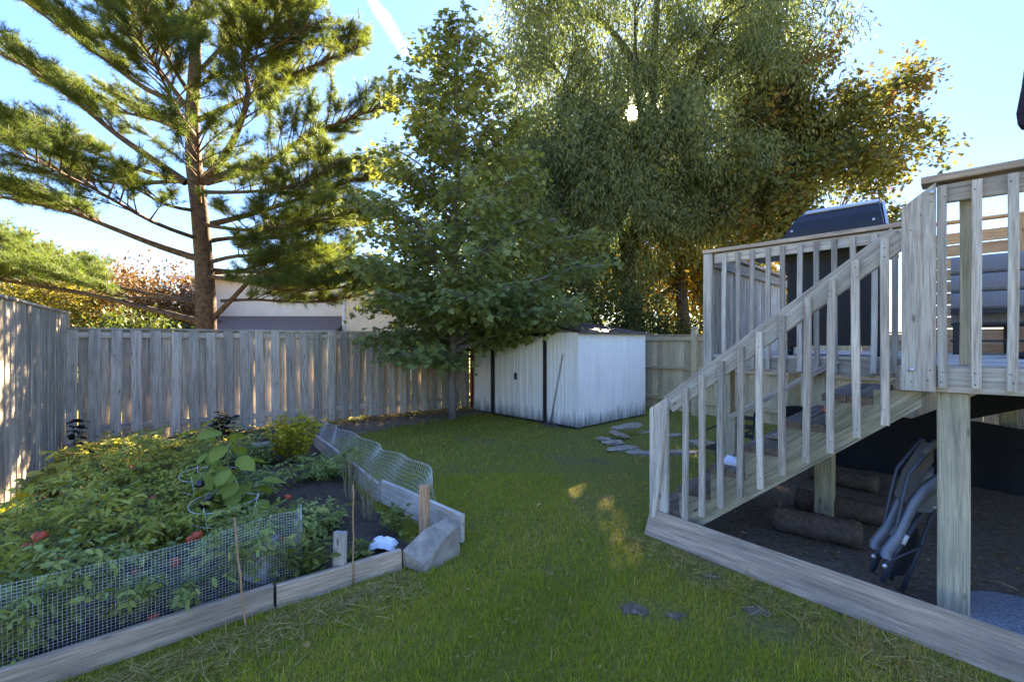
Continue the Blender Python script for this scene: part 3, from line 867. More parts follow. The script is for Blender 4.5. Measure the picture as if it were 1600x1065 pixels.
# ------------------------------------------------------------------ deck and stairs
DU = Vector((math.sqrt(.5), -math.sqrt(.5), 0)); DV = Vector((math.sqrt(.5), math.sqrt(.5), 0)); ZV = Vector((0, 0, 1))
T0 = Vector((2.467, 2.715, 0))
def DP(s, t, z): return T0 + DU * s + DV * t + ZV * z
DZ, CAPZ = 1.50, 2.60
_nail = None
def nails(board, spots, n):
    """rusty nail heads on the face of a board; spots in world coordinates, n the face normal"""
    global _nail
    if _nail is None:
        mb = MB(); mb.lathe((0, 0, 0), [(0.0036, -0.002), (0.0038, 0.0012), (0.002, 0.002)], 7)
        _nail = bpy.data.meshes.new('nail_head'); _nail.from_pydata(mb.v, [], mb.f); _nail.materials.append(M['nail'])
    for p in spots:
        Mx = Vector(n).to_track_quat('Z', 'Y').to_matrix().to_4x4(); Mx.translation = p
        put(bpy.data.objects.new('nail_head', _nail), Mx, board)
def deck():
    r = random.Random(4)
    t = thing('deck', DP(-0.2, 2.4, 0), 'raised weathered grey wooden deck with baluster railing and posts', 'deck')
    S0, SB = -1.74, 2.6
    # deck boards run along u; the near bay is short, the far bay long
    tt = 0.02
    while tt < 4.15:
        a = -0.10 if tt < 1.16 else S0 + 0.01
        plank('deck_board', DP(a, tt + 0.07, DZ - 0.014), DP(SB, tt + 0.07, DZ - 0.014), 0.138, 0.028, DV, M['deck'], t)
        tt += 0.144
    # rim boards
    plank('rim_board', DP(-0.12, 0.0, 1.413), DP(SB, 0.0, 1.413), 0.145, 0.038, ZV, M['deck'], t)
    plank('rim_board', DP(S0, 1.20, 1.413), DP(-0.145, 1.20, 1.413), 0.145, 0.038, ZV, M['deck'], t)
    plank('rim_board', DP(-0.12, 0.022, 1.413), DP(-0.12, 1.18, 1.413), 0.145, 0.038, ZV, M['deck'], t)
    plank('rim_board', DP(S0 - 0.02, 1.185, 1.413), DP(S0 - 0.02, 4.15, 1.413), 0.145, 0.038, ZV, M['deck'], t)
    for k in range(5):
        s = -1.3 + k * 0.9
        plank('joist', DP(s, 1.24 if s < -.2 else 0.03, 1.40), DP(s, 4.1, 1.40), 0.14, 0.038, ZV, M['deck'], t)
    # posts
    for s, q in ((0.115, 0.085), (2.2, 0.085), (-1.62, 1.30), (-0.75, 1.30), (-1.62, 4.0), (0.5, 4.0), (2.2, 4.0)):
        plank('post', DP(s, q, 0.0), DP(s, q, 1.338), 0.14, 0.14, DU, M['post'], t, 0.008)
    # railing of the near bay
    plank('rail_post', DP(0.185, 0.068, 1.505), DP(0.185, 0.068, 2.56), 0.09, 0.09, DU, M['post'], t)
    plank('rail_post', DP(1.6, 0.068, 1.505), DP(1.6, 0.068, 2.56), 0.09, 0.09, DU, M['post'], t)
    plank('top_rail', DP(0.05, 0.0, 2.495), DP(SB, 0.0, 2.495), 0.105, 0.038, ZV, M['deck'], t)
    plank('rail_cap', DP(-0.02, 0.012, 2.582), DP(SB, 0.012, 2.582), 0.14, 0.042, DV, M['edging'], t)
    for i in range(16):
        s = 0.075 + 0.134 * i
        o = plank('baluster', DP(s, -0.039, 1.372 + r.uniform(-.004, .004)), DP(s + r.uniform(-.006, .006), -0.039, 2.535), 0.042, 0.038, DU, M['deck'], t)
        if i < 5: nails(o, [DP(s + r.uniform(-.008, .008), -0.0585, z) for z in (1.40 + r.uniform(-.01, .02), 1.46, 2.48 + r.uniform(-.02, .02))], -DV)
    # the wide board at the head of the stairs, top cut on a slant
    mb = MB()
    z0 = 1.345
    mb.prism([DP(-0.107, -0.042, z0), DP(0.045, -0.042, z0), DP(0.045, -0.042, 2.56), DP(-0.107, -0.042, 2.44)], DV * 0.0)
    mb.v, mb.f = [], []
    # local frame so the grain runs up the board
    o = slanted_board('newel_board', DP(-0.031, -0.04, z0), 0.152, 1.095, 1.215, 0.038, DU, DV, M['deck'], t)
    nails(o, [DP(x, -0.0595, z) for x, z in ((-.06, 1.40), (.01, 1.41), (-.075, 1.46), (.02, 1.47), (.025, 2.45), (-.02, 2.38), (-.065, 2.30))], -DV)
    for x, z in ((-.06, 1.47), (.028, 2.505)):
        mb = MB(); mb.lathe(DP(x, -.062, z), [(.013, 0), (.013, .006), (.008, .01)], 10, (-DV).to_track_quat('Z', 'Y').to_matrix()); mb.build('bolt', M['steel'], o, True)
    # railing of the far bay beside the stairs
    for q in (1.24,):
        plank('top_rail', DP(S0 + 0.05, 1.20, 2.495), DP(-0.02, 1.20, 2.505), 0.10, 0.038, ZV, M['deck'], t)
        plank('rail_cap', DP(S0 - 0.06, 1.21, 2.572), DP(-0.05, 1.21, 2.582), 0.13, 0.036, DV, M['edging'], t)
    for i in range(12):
        s = -1.582 + 0.1335 * i
        plank('baluster', DP(s, 1.16, 1.365 + r.uniform(-.01, .01)), DP(s + r.uniform(-.008, .008), 1.16, 2.53), 0.04, 0.038, DU, M['deck'], t)
    plank('rail_post', DP(S0 - 0.005, 1.16, 1.36), DP(S0 - 0.005, 1.16, 2.545), 0.085, 0.04, DU, M['deck'], t)
    # left end of the far bay: railing filled with close boards
    plank('top_rail', DP(S0 + 0.01, 1.24, 2.48), DP(S0 + 0.01, 4.1, 2.48), 0.12, 0.038, ZV, M['deck'], t)
    plank('rail_cap', DP(S0 + 0.0, 1.285, 2.572), DP(S0 + 0.0, 4.15, 2.572), 0.13, 0.036, DU, M['edging'], t)
    q = 1.27
    while q < 4.1:
        plank('baluster', DP(S0 - 0.02, q, 1.49), DP(S0 - 0.02, q, 2.45), 0.085, 0.02, DV, M['deck'], t)
        q += 0.115
    return t
def slanted_board(name, foot, w, h0, h1, th, du, dv, mat, parent):
    """an upright board whose top is cut on a slant from h0 to h1; local X is up so the grain runs up it"""
    mb = MB()
    a = w / 2; b = th / 2; c = 0.003
    for y, z in ((-a, -b), (a, -b), (a, b), (-a, b)):
        mb.v.append((0, y, z))
    for y, z in ((-a, -b), (a, -b), (a, b), (-a, b)):
        mb.v.append((h0 if y < 0 else h1, y, z))
    mb.f = [(3, 2, 1, 0), (4, 5, 6, 7), (0, 1, 5, 4), (1, 2, 6, 5), (2, 3, 7, 6), (3, 0, 4, 7)]
    me = bpy.data.meshes.new(name); me.from_pydata(mb.v, [], mb.f); me.materials.append(mat)
    x = ZV; y = du; z = x.cross(y)
    Mx = Matrix((x, y, z)).transposed().to_4x4(); Mx.translation = foot
    return put(bpy.data.objects.new(name, me), Mx, parent)
deck()

def stairs():
    r = random.Random(6)
    t = thing('staircase', DP(-0.9, 0.55, 0), 'wooden stairs with slanted handrail climbing to the deck', 'stairs')
    RISE, RUN = 0.2145, 0.255
    def notch(q):
        """cut stringer in the s-z plane at depth q"""
        pts = []
        for k in range(1, 7):
            z = DZ - RISE * k - 0.05
            pts.append((-0.25 - RUN * (k - 1), z)); pts.append((-0.25 - RUN * k, z))
        pts = [(-0.145, DZ - 0.17), (-0.25, DZ - 0.17)] + pts
        low = [(-1.74, 0.06), (-1.55, 0.0), (-1.48, 0.035)]
        low += [(-0.02, 1.245), (-0.02, 1.335), (-0.145, 1.335)]
        return pts + low[:]
    for q in (0.03, 1.10):
        pts = notch(q)
        mb = MB()
        # build in a local frame with X along the slope for the grain
        sl = math.atan2(RISE, RUN)
        ca, sa = math.cos(sl), math.sin(sl)
        base = DP(-0.9, q, 0.7)
        loc = [((s + 0.9) * ca + (z - 0.7) * sa, -(s + 0.9) * sa + (z - 0.7) * ca) for s, z in pts]
        n = len(loc)
        mb.v = [(a, b, -0.019) for a, b in loc] + [(a, b, 0.019) for a, b in loc]
        mb.f = [tuple(range(n))[::-1], tuple(range(n, 2 * n))] + [(i, (i + 1) % n, n + (i + 1) % n, n + i) for i in range(n)]
        me = bpy.data.meshes.new('stringer'); me.from_pydata(mb.v, [], mb.f); me.materials.append(M['stringer'])
        x = (DU * ca + ZV * sa); y = (-DU * sa + ZV * ca); z = x.cross(y)
        Mx = Matrix((x, y, z)).transposed().to_4x4(); Mx.translation = base
        put(bpy.data.objects.new('stringer', me), Mx, t)
    for k in range(1, 7):
        z = DZ - RISE * k - 0.024
        a, b = -0.25 - RUN * k - 0.02, -0.25 - RUN * (k - 1)
        m = (a + b) / 2
        for (c, w) in (((a + m) / 2, (b - a) / 2 - 0.004), ((m + b) / 2, (b - a) / 2 - 0.004)):
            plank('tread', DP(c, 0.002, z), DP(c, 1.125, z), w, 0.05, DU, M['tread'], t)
    # handrail board on edge with its cap strip
    def rz(s): return 2.373 + 0.79 * (s + 0.107)
    sl = Vector((0, 0, 1)) * 1.0
    p, q = DP(-1.60, -0.022, rz(-1.60) - 0.09), DP(-0.112, -0.022, rz(-0.112) - 0.09)
    plank('handrail', p, q, 0.145, 0.036, ZV, M['deck'], t)
    for i in range(10):
        s = -1.447 + 0.1405 * i
        top = rz(s) - 0.05
        o = plank('baluster', DP(s, -0.062, top - 1.125 + r.uniform(-.015, .015)), DP(s + r.uniform(-.012, .012), -0.062, top), 0.042, 0.038, DU, M['deck'], t)
        nails(o, [DP(s + r.uniform(-.007, .007), -0.0815, z) for z in (top - 1.06 + r.uniform(-.02, .02), top - .06 + r.uniform(-.02, .02), top - .11)], -DV)
    plank('baluster', DP(-1.725, -0.082, 0.03), DP(-1.60, -0.066, rz(-1.6) - 0.06), 0.04, 0.036, DU, M['deck'], t)
    slanted_board('newel_board', DP(-1.683, -0.03, 0.0), 0.16, 1.06, 1.17, 0.038, DU, DV, M['deck'], t)
    # slim rail on the far side
    p, q = DP(-1.50, 1.10, 0.88), DP(-0.62, 1.14, 1.47)
    plank('far_rail', p, q, 0.05, 0.03, ZV, M['deck'], t)
    plank('far_post', DP(-1.50, 1.14, 0.0), DP(-1.50, 1.14, 0.90), 0.07, 0.04, DU, M['post'], t)
stairs()

# edging plank along the bare soil under the deck
p, q = Vector((1.165, 3.885, 0.10)), Vector((2.70, 1.92, 0.095))
o = plank('edging_plank', p, q, 0.225, 0.042, (0.35, 0.28, 1.0), M['edging'], None, 0.008)
tag(o, 'long brown-grey plank on edge bordering the bare soil under the deck', 'plank')

# ------------------------------------------------------------------ things on the deck
def barbecue():
    s0, s1, q = -1.12, -0.30, 1.62
    t = thing('barbecue', DP((s0 + s1) / 2, q, DZ), 'dark navy gas barbecue with closed lid standing behind the railing', 'barbecue')
    L = s1 - s0; c = (s0 + s1) / 2
    dp = 0.24
    def ext(name, prof, a, b, mat, parent):
        mb = MB(); mb.prism([DP(a, q + y, DZ + z) for y, z in prof], DU * (b - a)); return mb.build(name, mat, parent)
    for ss in (s0 + .07, s1 - .07):
        mb = MB(); mb.box(DP(ss, q, DZ + 0.5), DU * 0.02, DV * dp, ZV * 0.42); mb.build('side_panel', M['navy'], t)
        for qq in (-1, 1):
            mb = MB(); mb.lathe(DP(ss, q + qq * (dp - .04), DZ + 0.045), [(0.04, -0.02), (0.045, 0), (0.04, 0.02)], 12, Matrix.Rotation(R(90), 3, 'X') @ Matrix.Rotation(R(45), 3, 'Y')); mb.build('wheel', M['black'], t, True)
    mb = MB(); mb.box(DP(c, q - dp + 0.012, DZ + 0.5), DU * (L / 2 - 0.092), DV * 0.012, ZV * 0.40); mb.build('back_panel', M['navy'], t)
    mb = MB(); mb.box(DP(c, q + dp - 0.012, DZ + 0.5), DU * (L / 2 - 0.092), DV * 0.012, ZV * 0.40); mb.build('door', M['navy'], t)
    mb = MB(); mb.box(DP(c, q, DZ + 0.11), DU * (L / 2 - 0.09), DV * (dp - 0.03), ZV * 0.012); mb.build('bottom_shelf', M['navy'], t)
    # firebox and lid
    ext('firebox', [(-0.25, 0.90), (0.25, 0.90), (0.29, 1.10), (-0.29, 1.10)], s0, s1, M['black'], t)
    lidp = [(-0.30, 1.108), (0.30, 1.108), (0.295, 1.18), (0.26, 1.27), (0.20, 1.34), (0.12, 1.385), (0.03, 1.40), (-0.08, 1.395), (-0.15, 1.375), (-0.21, 1.335), (-0.26, 1.27), (-0.29, 1.19)]
    mb = MB(); n = len(lidp)
    sl = lambda z: 0.15 * max(0, (z - 1.15) / 0.25)
    mb.v = [tuple(DP(s0 + .03 + sl(z), q + y, DZ + z)) for y, z in lidp] + [tuple(DP(s1 - .03 - sl(z) * .35, q + y, DZ + z)) for y, z in lidp]
    mb.f = [tuple(range(n))[::-1], tuple(range(n, 2 * n))] + [(i, (i + 1) % n, n + (i + 1) % n, n + i) for i in range(n)]
    lid = mb.build('lid', M['navy'], t)
    mb = MB(); mb.bar(DP(s0, q - .305, DZ + 1.118), DP(s1, q - .305, DZ + 1.118), 0.014, 0.03); mb.build('lid_rim', M['black'], lid)
    for a in (s0 + .10, s1 - .10):
        mb = MB(); mb.lathe(DP(a, q - .287, DZ + 1.19), [(.012, -.004), (.012, .006), (.006, .010)], 10, (-DV).to_track_quat('Z', 'Y').to_matrix()); mb.build('screw', M['steel'], lid, True)
    mb = MB(); mb.bar(DP(s0 + .185, q - 0.15, DZ + 1.378), DP(s1 - .085, q - 0.15, DZ + 1.378), 0.11, 0.012, DV * -.45 + ZV); mb.build('steel_band', M['steel'], lid)
    mb = MB(); mb.bar(DP(s1 - .022, q - 0.18, DZ + 1.13), DP(s1 - .062, q - 0.08, DZ + 1.37), 0.02, 0.05); mb.build('steel_trim', M['steel'], lid)
    mb = MB(); mb.tube([DP(s0 + .1, q + .30, DZ + 1.22), DP(s0 + .1, q + .35, DZ + 1.22), DP(s1 - .1, q + .35, DZ + 1.22), DP(s1 - .1, q + .30, DZ + 1.22)], 0.014, 8); mb.build('lid_handle', M['steel'], lid, True)
    for a, b in ((s0 - 0.34, s0 - 0.008), (s1 + 0.008, s1 + 0.22)):
        mb = MB(); mb.box(DP((a + b) / 2, q, DZ + 1.02), DU * ((b - a) / 2), DV * 0.24, ZV * 0.022); mb.build('side_shelf', M['navy'], t)
barbecue()

def sofa():
    s0, s1, q = 0.05, 2.1, 3.0
    t = thing('outdoor_sofa', DP((s0 + s1) / 2, q, DZ), 'grey cushioned outdoor sofa with black frame on the deck', 'sofa')
    # back cushion of three padded rolls, then seat cushion
    for k in range(3):
        z0 = 2.02 + k * 0.185
        mb = MB()
        n = 14
        prof = []
        for i in range(n):
            a = 2 * math.pi * i / n
            y = math.copysign(abs(math.cos(a)) ** 0.6, math.cos(a)) * 0.075; z = math.copysign(abs(math.sin(a)) ** 0.55, math.sin(a)) * 0.094
            prof.append(DP(s0, q + y, z0 + z + 0.03))
        mb.prism(prof, DU * (s1 - s0)); mb.build('back_cushion', M['cushion'], t)
    mb = MB(); mb.box(DP((s0 + s1) / 2, q + 0.42, 1.90), DU * ((s1 - s0) / 2), DV * 0.34, ZV * 0.07); mb.build('seat_cushion', M['cushion'], t)
    for s in np.linspace(s0 + .05, s1 - .05, 6):
        for qq in (q - 0.06, q + 0.74):
            mb = MB(); mb.box(DP(s, qq, 1.66), DU * 0.035, DV * 0.02, ZV * 0.16); mb.build('leg', M['black'], t)
    for z in (1.64, 1.81):
        for qq in (q - 0.062, q + 0.742):
            mb = MB(); mb.bar(DP(s0, qq, z), DP(s1, qq, z), 0.012, 0.022); mb.build('stretcher', M['black'], t)
    mb = MB(); mb.bar(DP(s0, q - 0.05, 1.94), DP(s1, q - 0.05, 1.94), 0.1, 0.045); mb.build('seat_frame', M['black'], t)
    for s in (s0 + .05, s1 - .05):
        mb = MB(); mb.bar(DP(s, q - .05, 1.82), DP(s, q + .74, 1.82), 0.03, 0.03); mb.build('stretcher', M['black'], t)
sofa()

def screen():
    t = thing('privacy_screen', DP(1.1, 4.25, DZ), 'orange cedar privacy screen of horizontal boards along the deck edge', 'screen')
    z = 0.16
    for s in (-0.3, 0.62, 1.52, 2.5):
        plank('post', DP(s, 4.20, DZ - 0.14), DP(s, 4.20, 3.10), 0.09, 0.05, DU, M['screen'], t)
    k = 0
    while z < 1.58:
        plank('board', DP(-0.36, 4.245, DZ + z - 0.16 + 0.07), DP(2.6, 4.245, DZ + z - 0.16 + 0.07), 0.138, 0.022, ZV, M['screen'], t, 0.003)
        z += 0.149
    plank('cap', DP(-0.38, 4.22, 3.115), DP(2.6, 4.22, 3.115), 0.12, 0.03, DV, M['screen'], t)
screen()

def umbrella():
    c = DP(0.66, 1.86, 0)         # only its folded cloth reaches into the view
    t = thing('patio_umbrella', c + ZV * DZ, 'closed plum-coloured patio umbrella standing on the deck by the sofa', 'umbrella')
    mb = MB(); mb.lathe(c + ZV * DZ, [(0.24, 0.0), (0.24, 0.04), (0.05, 0.07), (0.035, 0.25)], 20); mb.build('base', M['black'], t, True)
    mb = MB(); mb.tube([c + ZV * (DZ + .05), c + ZV * 4.62], 0.02, 10); mb.build('pole', M['black'], t, True)
    mb = MB()
    n = 32; levels = [(4.60, 0.02), (4.45, 0.06), (4.1, 0.115), (3.7, 0.15), (3.45, 0.175), (3.36, 0.165)]
    for z, r0 in levels:
        for k in range(n):
            a = 2 * math.pi * k / n
            r_ = r0 * (1 + 0.22 * math.cos(8 * a + z * 2))
            zz = z + (0.035 * math.cos(8 * a) if z < 3.5 else 0)
            mb.v.append(tuple(c + Vector((r_ * math.cos(a), r_ * math.sin(a), zz))))
    for i in range(len(levels) - 1):
        for k in range(n):
            mb.f.append((i * n + k, i * n + (k + 1) % n, (i + 1) * n + (k + 1) % n, (i + 1) * n + k))
    mb.f.append(tuple(range(n)))
    cn = mb.build('canopy', M['umbrella'], t, True)
    mb = MB(); mb.tube([c + Vector((-.17, -.07, 3.38)), c + Vector((-.165, -.07, 3.30)), c + Vector((-.17, -.068, 3.25))], 0.006, 5); mb.build('tie_strap', M['umbrella'], cn)
    mb = MB(); mb.lathe(c, [(0.03, 4.60), (0.035, 4.64), (0.01, 4.70)], 10); mb.build('finial', M['black'], t, True)
umbrella()

# black fabric skirt and slanted sheet beneath the deck
def skirt():
    t = thing('fabric_skirt', DP(0.6, 3.46, 0), 'black landscape fabric skirt hung beneath the deck', 'skirt')
    mb = MB(); n = 60
    for i in range(n + 1):
        s = -1.6 + 4.6 * i / n
        w = 0.02 * math.sin(i * 1.1) + 0.015 * math.sin(i * 2.7)
        for j, z in enumerate((-0.0, 0.25, 0.5, 0.74 + 0.02 * math.sin(i * .6))):
            mb.v.append(tuple(DP(s, 3.46 + w * (1 - j * .2), z)))
    for i in range(n):
        for j in range(3):
            mb.f.append((i * 4 + j, (i + 1) * 4 + j, (i + 1) * 4 + j + 1, i * 4 + j + 1))
    m0 = len(mb.v)
    mb.v += [tuple(Vector(v) + DV * 0.012) for v in mb.v[:m0]]
    mb.f += [tuple(m0 + k for k in f[::-1]) for f in list(mb.f)]
    mb.build('cloth', M['blackfab'], t, True)
    mb = MB(); mb.bar(DP(-1.6, 3.43, 0.50), DP(3.0, 3.43, 0.50), 0.012, 0.03); mb.build('batten', M['blackfab'], t)
    for s in (-1.2, 0.1, 1.4, 2.7):
        plank('batten', DP(s, 3.50, 0.0), DP(s, 3.50, 0.76), 0.04, 0.03, DU, M['tread'], t)
    mb = MB()
    a, b = DP(-0.62, 2.4, 0.62), DP(0.55, 2.4, 1.33)
    mb.prism([a, b, b - ZV * 0.26 + DU * .05, a - ZV * 0.02 + DU * .05], DV * 0.02)
    t2 = mb.build('fabric_sheet', M['blackfab'])
    tag(t2, 'black fabric sheet hanging on a slant under the deck', 'sheet')
skirt()
# ------------------------------------------------------------------ trees
# openings in the canopy through which the sun reaches the viewer and a few spots of the lawn
SUN_LINES = [(np.array(VIEW), 0.30)] + [(np.array(gnd(px, py)), w) for px, py, w in
             ((905, 752, .28), (930, 790, .22), (955, 840, .16), (975, 885, .15), (1075, 745, .14), (1175, 815, .13), (720, 800, .12))]
def in_gap(p, g, soft=0.6):
    hit = np.zeros(len(p), bool)
    for o_, w in SUN_LINES:
        rel = p - o_; s_ = np.array(SUN); al = rel @ s_
        off = np.linalg.norm(rel - al[:, None] * s_, axis=1)
        hit |= (off < w * (1.15 - soft * g.random(len(p)))) & (g.random(len(p)) < (0.96 if w == 0.30 else 0.72))
    return hit
def curve(p, q, n, sag=0.0, jit=0.0, r=random):
    """points from p to q with a sag (negative lifts) and a little wander"""
    p, q = Vector(p), Vector(q)
    out = []
    for i in range(n):
        t = i / (n - 1)
        v = p.lerp(q, t)
        v.z -= sag * 4 * t * (1 - t)
        if 0 < i < n - 1:
            v += Vector((r.uniform(-jit, jit), r.uniform(-jit, jit), r.uniform(-jit, jit)))
        out.append(v)
    return out
def interp(path, t):
    x = t * (len(path) - 1)
    i = min(int(x), len(path) - 2)
    return path[i].lerp(path[i + 1], x - i)

def broad_tree(name, label, cat, base, trunk, crowns, n_clumps, per, clump_r, leaf, tmpl, mat, bark, r0, seed,
               hang=0.0, group=None, flat=0.5, gap=None, inner=0.0, twigs=True, bough=0, bough_r=0.8):
    """trunk: list of points; crowns: (x,y,z,rx,ry,rz,weight) lobes filled with leaf clumps, each on a limb"""
    r = random.Random(seed); g = np.random.default_rng(seed)
    t = thing(name, base, label, cat, group)
    path = [Vector(p) for p in trunk]
    mb = MB()
    L = len(path)
    mb.tube(path, [r0 * (1 - 0.8 * i / (L - 1)) * (1.25 if i == 0 else 1) for i in range(L)], 9)
    W = np.array([c[6] for c in crowns], float); W /= W.sum()
    ends = []
    for _ in range(bough if bough else n_clumps):
        c = crowns[g.choice(len(crowns), p=W)]
        d = g.normal(size=3); d /= np.linalg.norm(d)
        rad = (inner + (1 - inner) * g.random()) ** (1 / 2.6)
        ends.append(np.array(c[:3]) + d * rad * np.array(c[3:6]))
    ends = np.array(ends)
    if bough:                                   # clumps gathered into boughs with air between them
        bi = g.integers(0, bough, n_clumps)
        bs = g.uniform(0.6, 1.35, bough)[bi]
        ends = ends[bi] + g.normal(size=(n_clumps, 3)) * (np.array([1, 1, .8]) * bough_r * .55) * bs[:, None]
    ends[:, 2] = np.maximum(ends[:, 2], 0.35)
    # primary limbs to lobe centres, secondary limbs to a share of the clumps
    prim = []
    for c in crowns:
        st = interp(path, min(0.95, max(0.25, (c[2] - c[5] * .7 - path[0].z) / max(0.5, path[-1].z - path[0].z))))
        cp = curve(st, Vector(c[:3]) + Vector((0, 0, c[5] * 0.35)), 7, -0.12 * c[5], 0.12, r)
        mb.tube(cp, [r0 * 0.42 * (1 - 0.82 * i / 6) for i in range(7)], 6)
        prim.append(cp)
    allp = [interp(cp, x) for cp in prim for x in np.linspace(0.15, 1, 10)] + [interp(path, x) for x in np.linspace(0.35, 1, 10)]
    A = np.array([list(p) for p in allp])
    if twigs:
        for e in ends[:: max(1, len(ends) // 420)]:
            # join to a limb point that lies lower than the clump where there is one
            dd = np.linalg.norm(A - e, axis=1) + np.maximum(0, A[:, 2] - e[2]) * (0.6 if hang < .5 else -.2)
            s = Vector(A[dd.argmin()])
            cp = curve(s, Vector(e), 4, -0.08 if hang < .5 else -0.3, 0.05, r)
            mb.tube(cp, [r0 * 0.09, r0 * 0.065, r0 * 0.045, r0 * 0.02], 4, False)
    mb.build('trunk', bark, t, True)
    n = len(ends)
    per_i = np.maximum(3, (per * g.uniform(0.5, 1.5, n))).astype(int)
    idx = np.repeat(np.arange(n), per_i)
    N = len(idx)
    rr = np.asarray(clump_r, float) * np.ones(3)
    off = g.normal(size=(N, 3)) * rr * 0.55
    cen = ends[idx] + off
    keep = ~in_gap(cen, g)
    cen, off, idx = cen[keep], off[keep], idx[keep]; N = len(cen)
    ax = g.normal(size=(N, 3)); ax[:, 2] = ax[:, 2] * (1 - hang) - hang * 2.2 - 0.25
    out = off / (np.linalg.norm(off, axis=1, keepdims=True) + 1e-6)
    ax += out * 0.6
    nor = g.normal(size=(N, 3)) * flat; nor[:, 2] += 1.0
    nor += out * 0.3
    if hang > 0.5:
        nor = g.normal(size=(N, 3))
    sz = leaf * g.uniform(0.65, 1.3, N)
    ctone = g.random(n)
    tone = np.clip(ctone[idx] * 0.6 + g.random(N) * 0.4, 0, 1)
    leaf_mesh('crown', cen, ax, nor, sz, tmpl, mat, t, tone, 0.0)
    return t

def P(px, py, Y): return at(px, py, Y)

# the young maple in front of the shed
def young_maple():
    r = random.Random(21); g = np.random.default_rng(21)
    b = Vector((-1.24, 9.5, 0))
    t = thing('maple_tree', b, 'young green maple with slim pale trunk growing beside the shed', 'tree')
    mb = MB()
    tr = curve(b, b + Vector((0.12, 0.1, 8.3)), 12, 0, 0.035, r)
    mb.tube(tr, [0.085 - 0.0062 * i for i in range(12)], 8)
    prof = [(1.15, 0.9), (1.5, 1.75), (2.1, 2.35), (2.8, 2.45), (3.6, 2.35), (4.5, 1.95), (5.5, 1.6), (6.5, 1.3), (7.5, 0.85), (8.3, 0.35)]
    zs, rs = zip(*prof)
    cen, ax, nor, tone = [], [], [], []
    nb = 138
    for i in range(nb):
        z = 1.45 + 6.9 * ((i + r.random()) / nb) ** 1.25
        az = i * 2.39996 + r.uniform(-.3, .3)
        rad = float(np.interp(z, zs, rs)) * r.uniform(0.55, 1.16)
        if math.cos(az) > 0.2 and z < 4.2: rad *= 1.18
        if math.cos(az) > 0.1 and z < 2.0: z += 0.45
        zr = z - 0.28 * rad - (0.25 if z > 3 else 0.0)
        st = interp(tr, max(0.13, min(0.97, zr / 8.3)))
        e = Vector((st.x + math.cos(az) * rad, st.y + math.sin(az) * rad, z + r.uniform(-.1, .2) - (0.25 if z < 2.2 else 0)))
        cp = curve(st, e, 6, -0.07 * rad, 0.03, r)
        mb.tube(cp, [0.022 * (1 - i_ / 6.5) * (0.5 + rad / 3) + 0.003 for i_ in range(6)], 5, False)
        bt = r.random()
        nt = max(6, int(13 * rad))
        for k in range(nt):
            f = 0.22 + 0.8 * (k + r.random()) / nt
            q = interp(cp, min(f, 1))
            sd = Vector((-math.sin(az), math.cos(az), 0)) * r.choice((-1, 1))
            tw = (sd * r.uniform(.15, .5) + Vector((math.cos(az), math.sin(az), 0)) * r.uniform(0, .35) + Vector((0, 0, r.uniform(-.2, .2)))) * (0.45 + 0.35 * min(rad, 1.5))
            e2 = q + tw
            mb.tube([q, q.lerp(e2, .5) + Vector((0, 0, .02)), e2], [0.006, 0.004, 0.002], 3, False)
            for m in range(10):
                a = q.lerp(e2, r.uniform(0.25, 1.08))
                cen.append((a.x + r.gauss(0, .07), a.y + r.gauss(0, .07), a.z + r.gauss(0, .06) - 0.02))
                ax.append((tw.x + r.gauss(0, .45), tw.y + r.gauss(0, .45), -0.32 + r.gauss(0, .25)))
                nor.append((r.gauss(0, .35), r.gauss(0, .35) - 0.25, 1.0))
                tone.append(min(1, max(0, bt * .55 + r.random() * .45)))
    mb.build('trunk', M['youngbark'], t, True)
    leaf_mesh('crown', cen, ax, nor, 0.125 * g.uniform(0.65, 1.2, len(cen)), MAPLE, M['leaf_maple'], t, tone, 0.12)
young_maple()

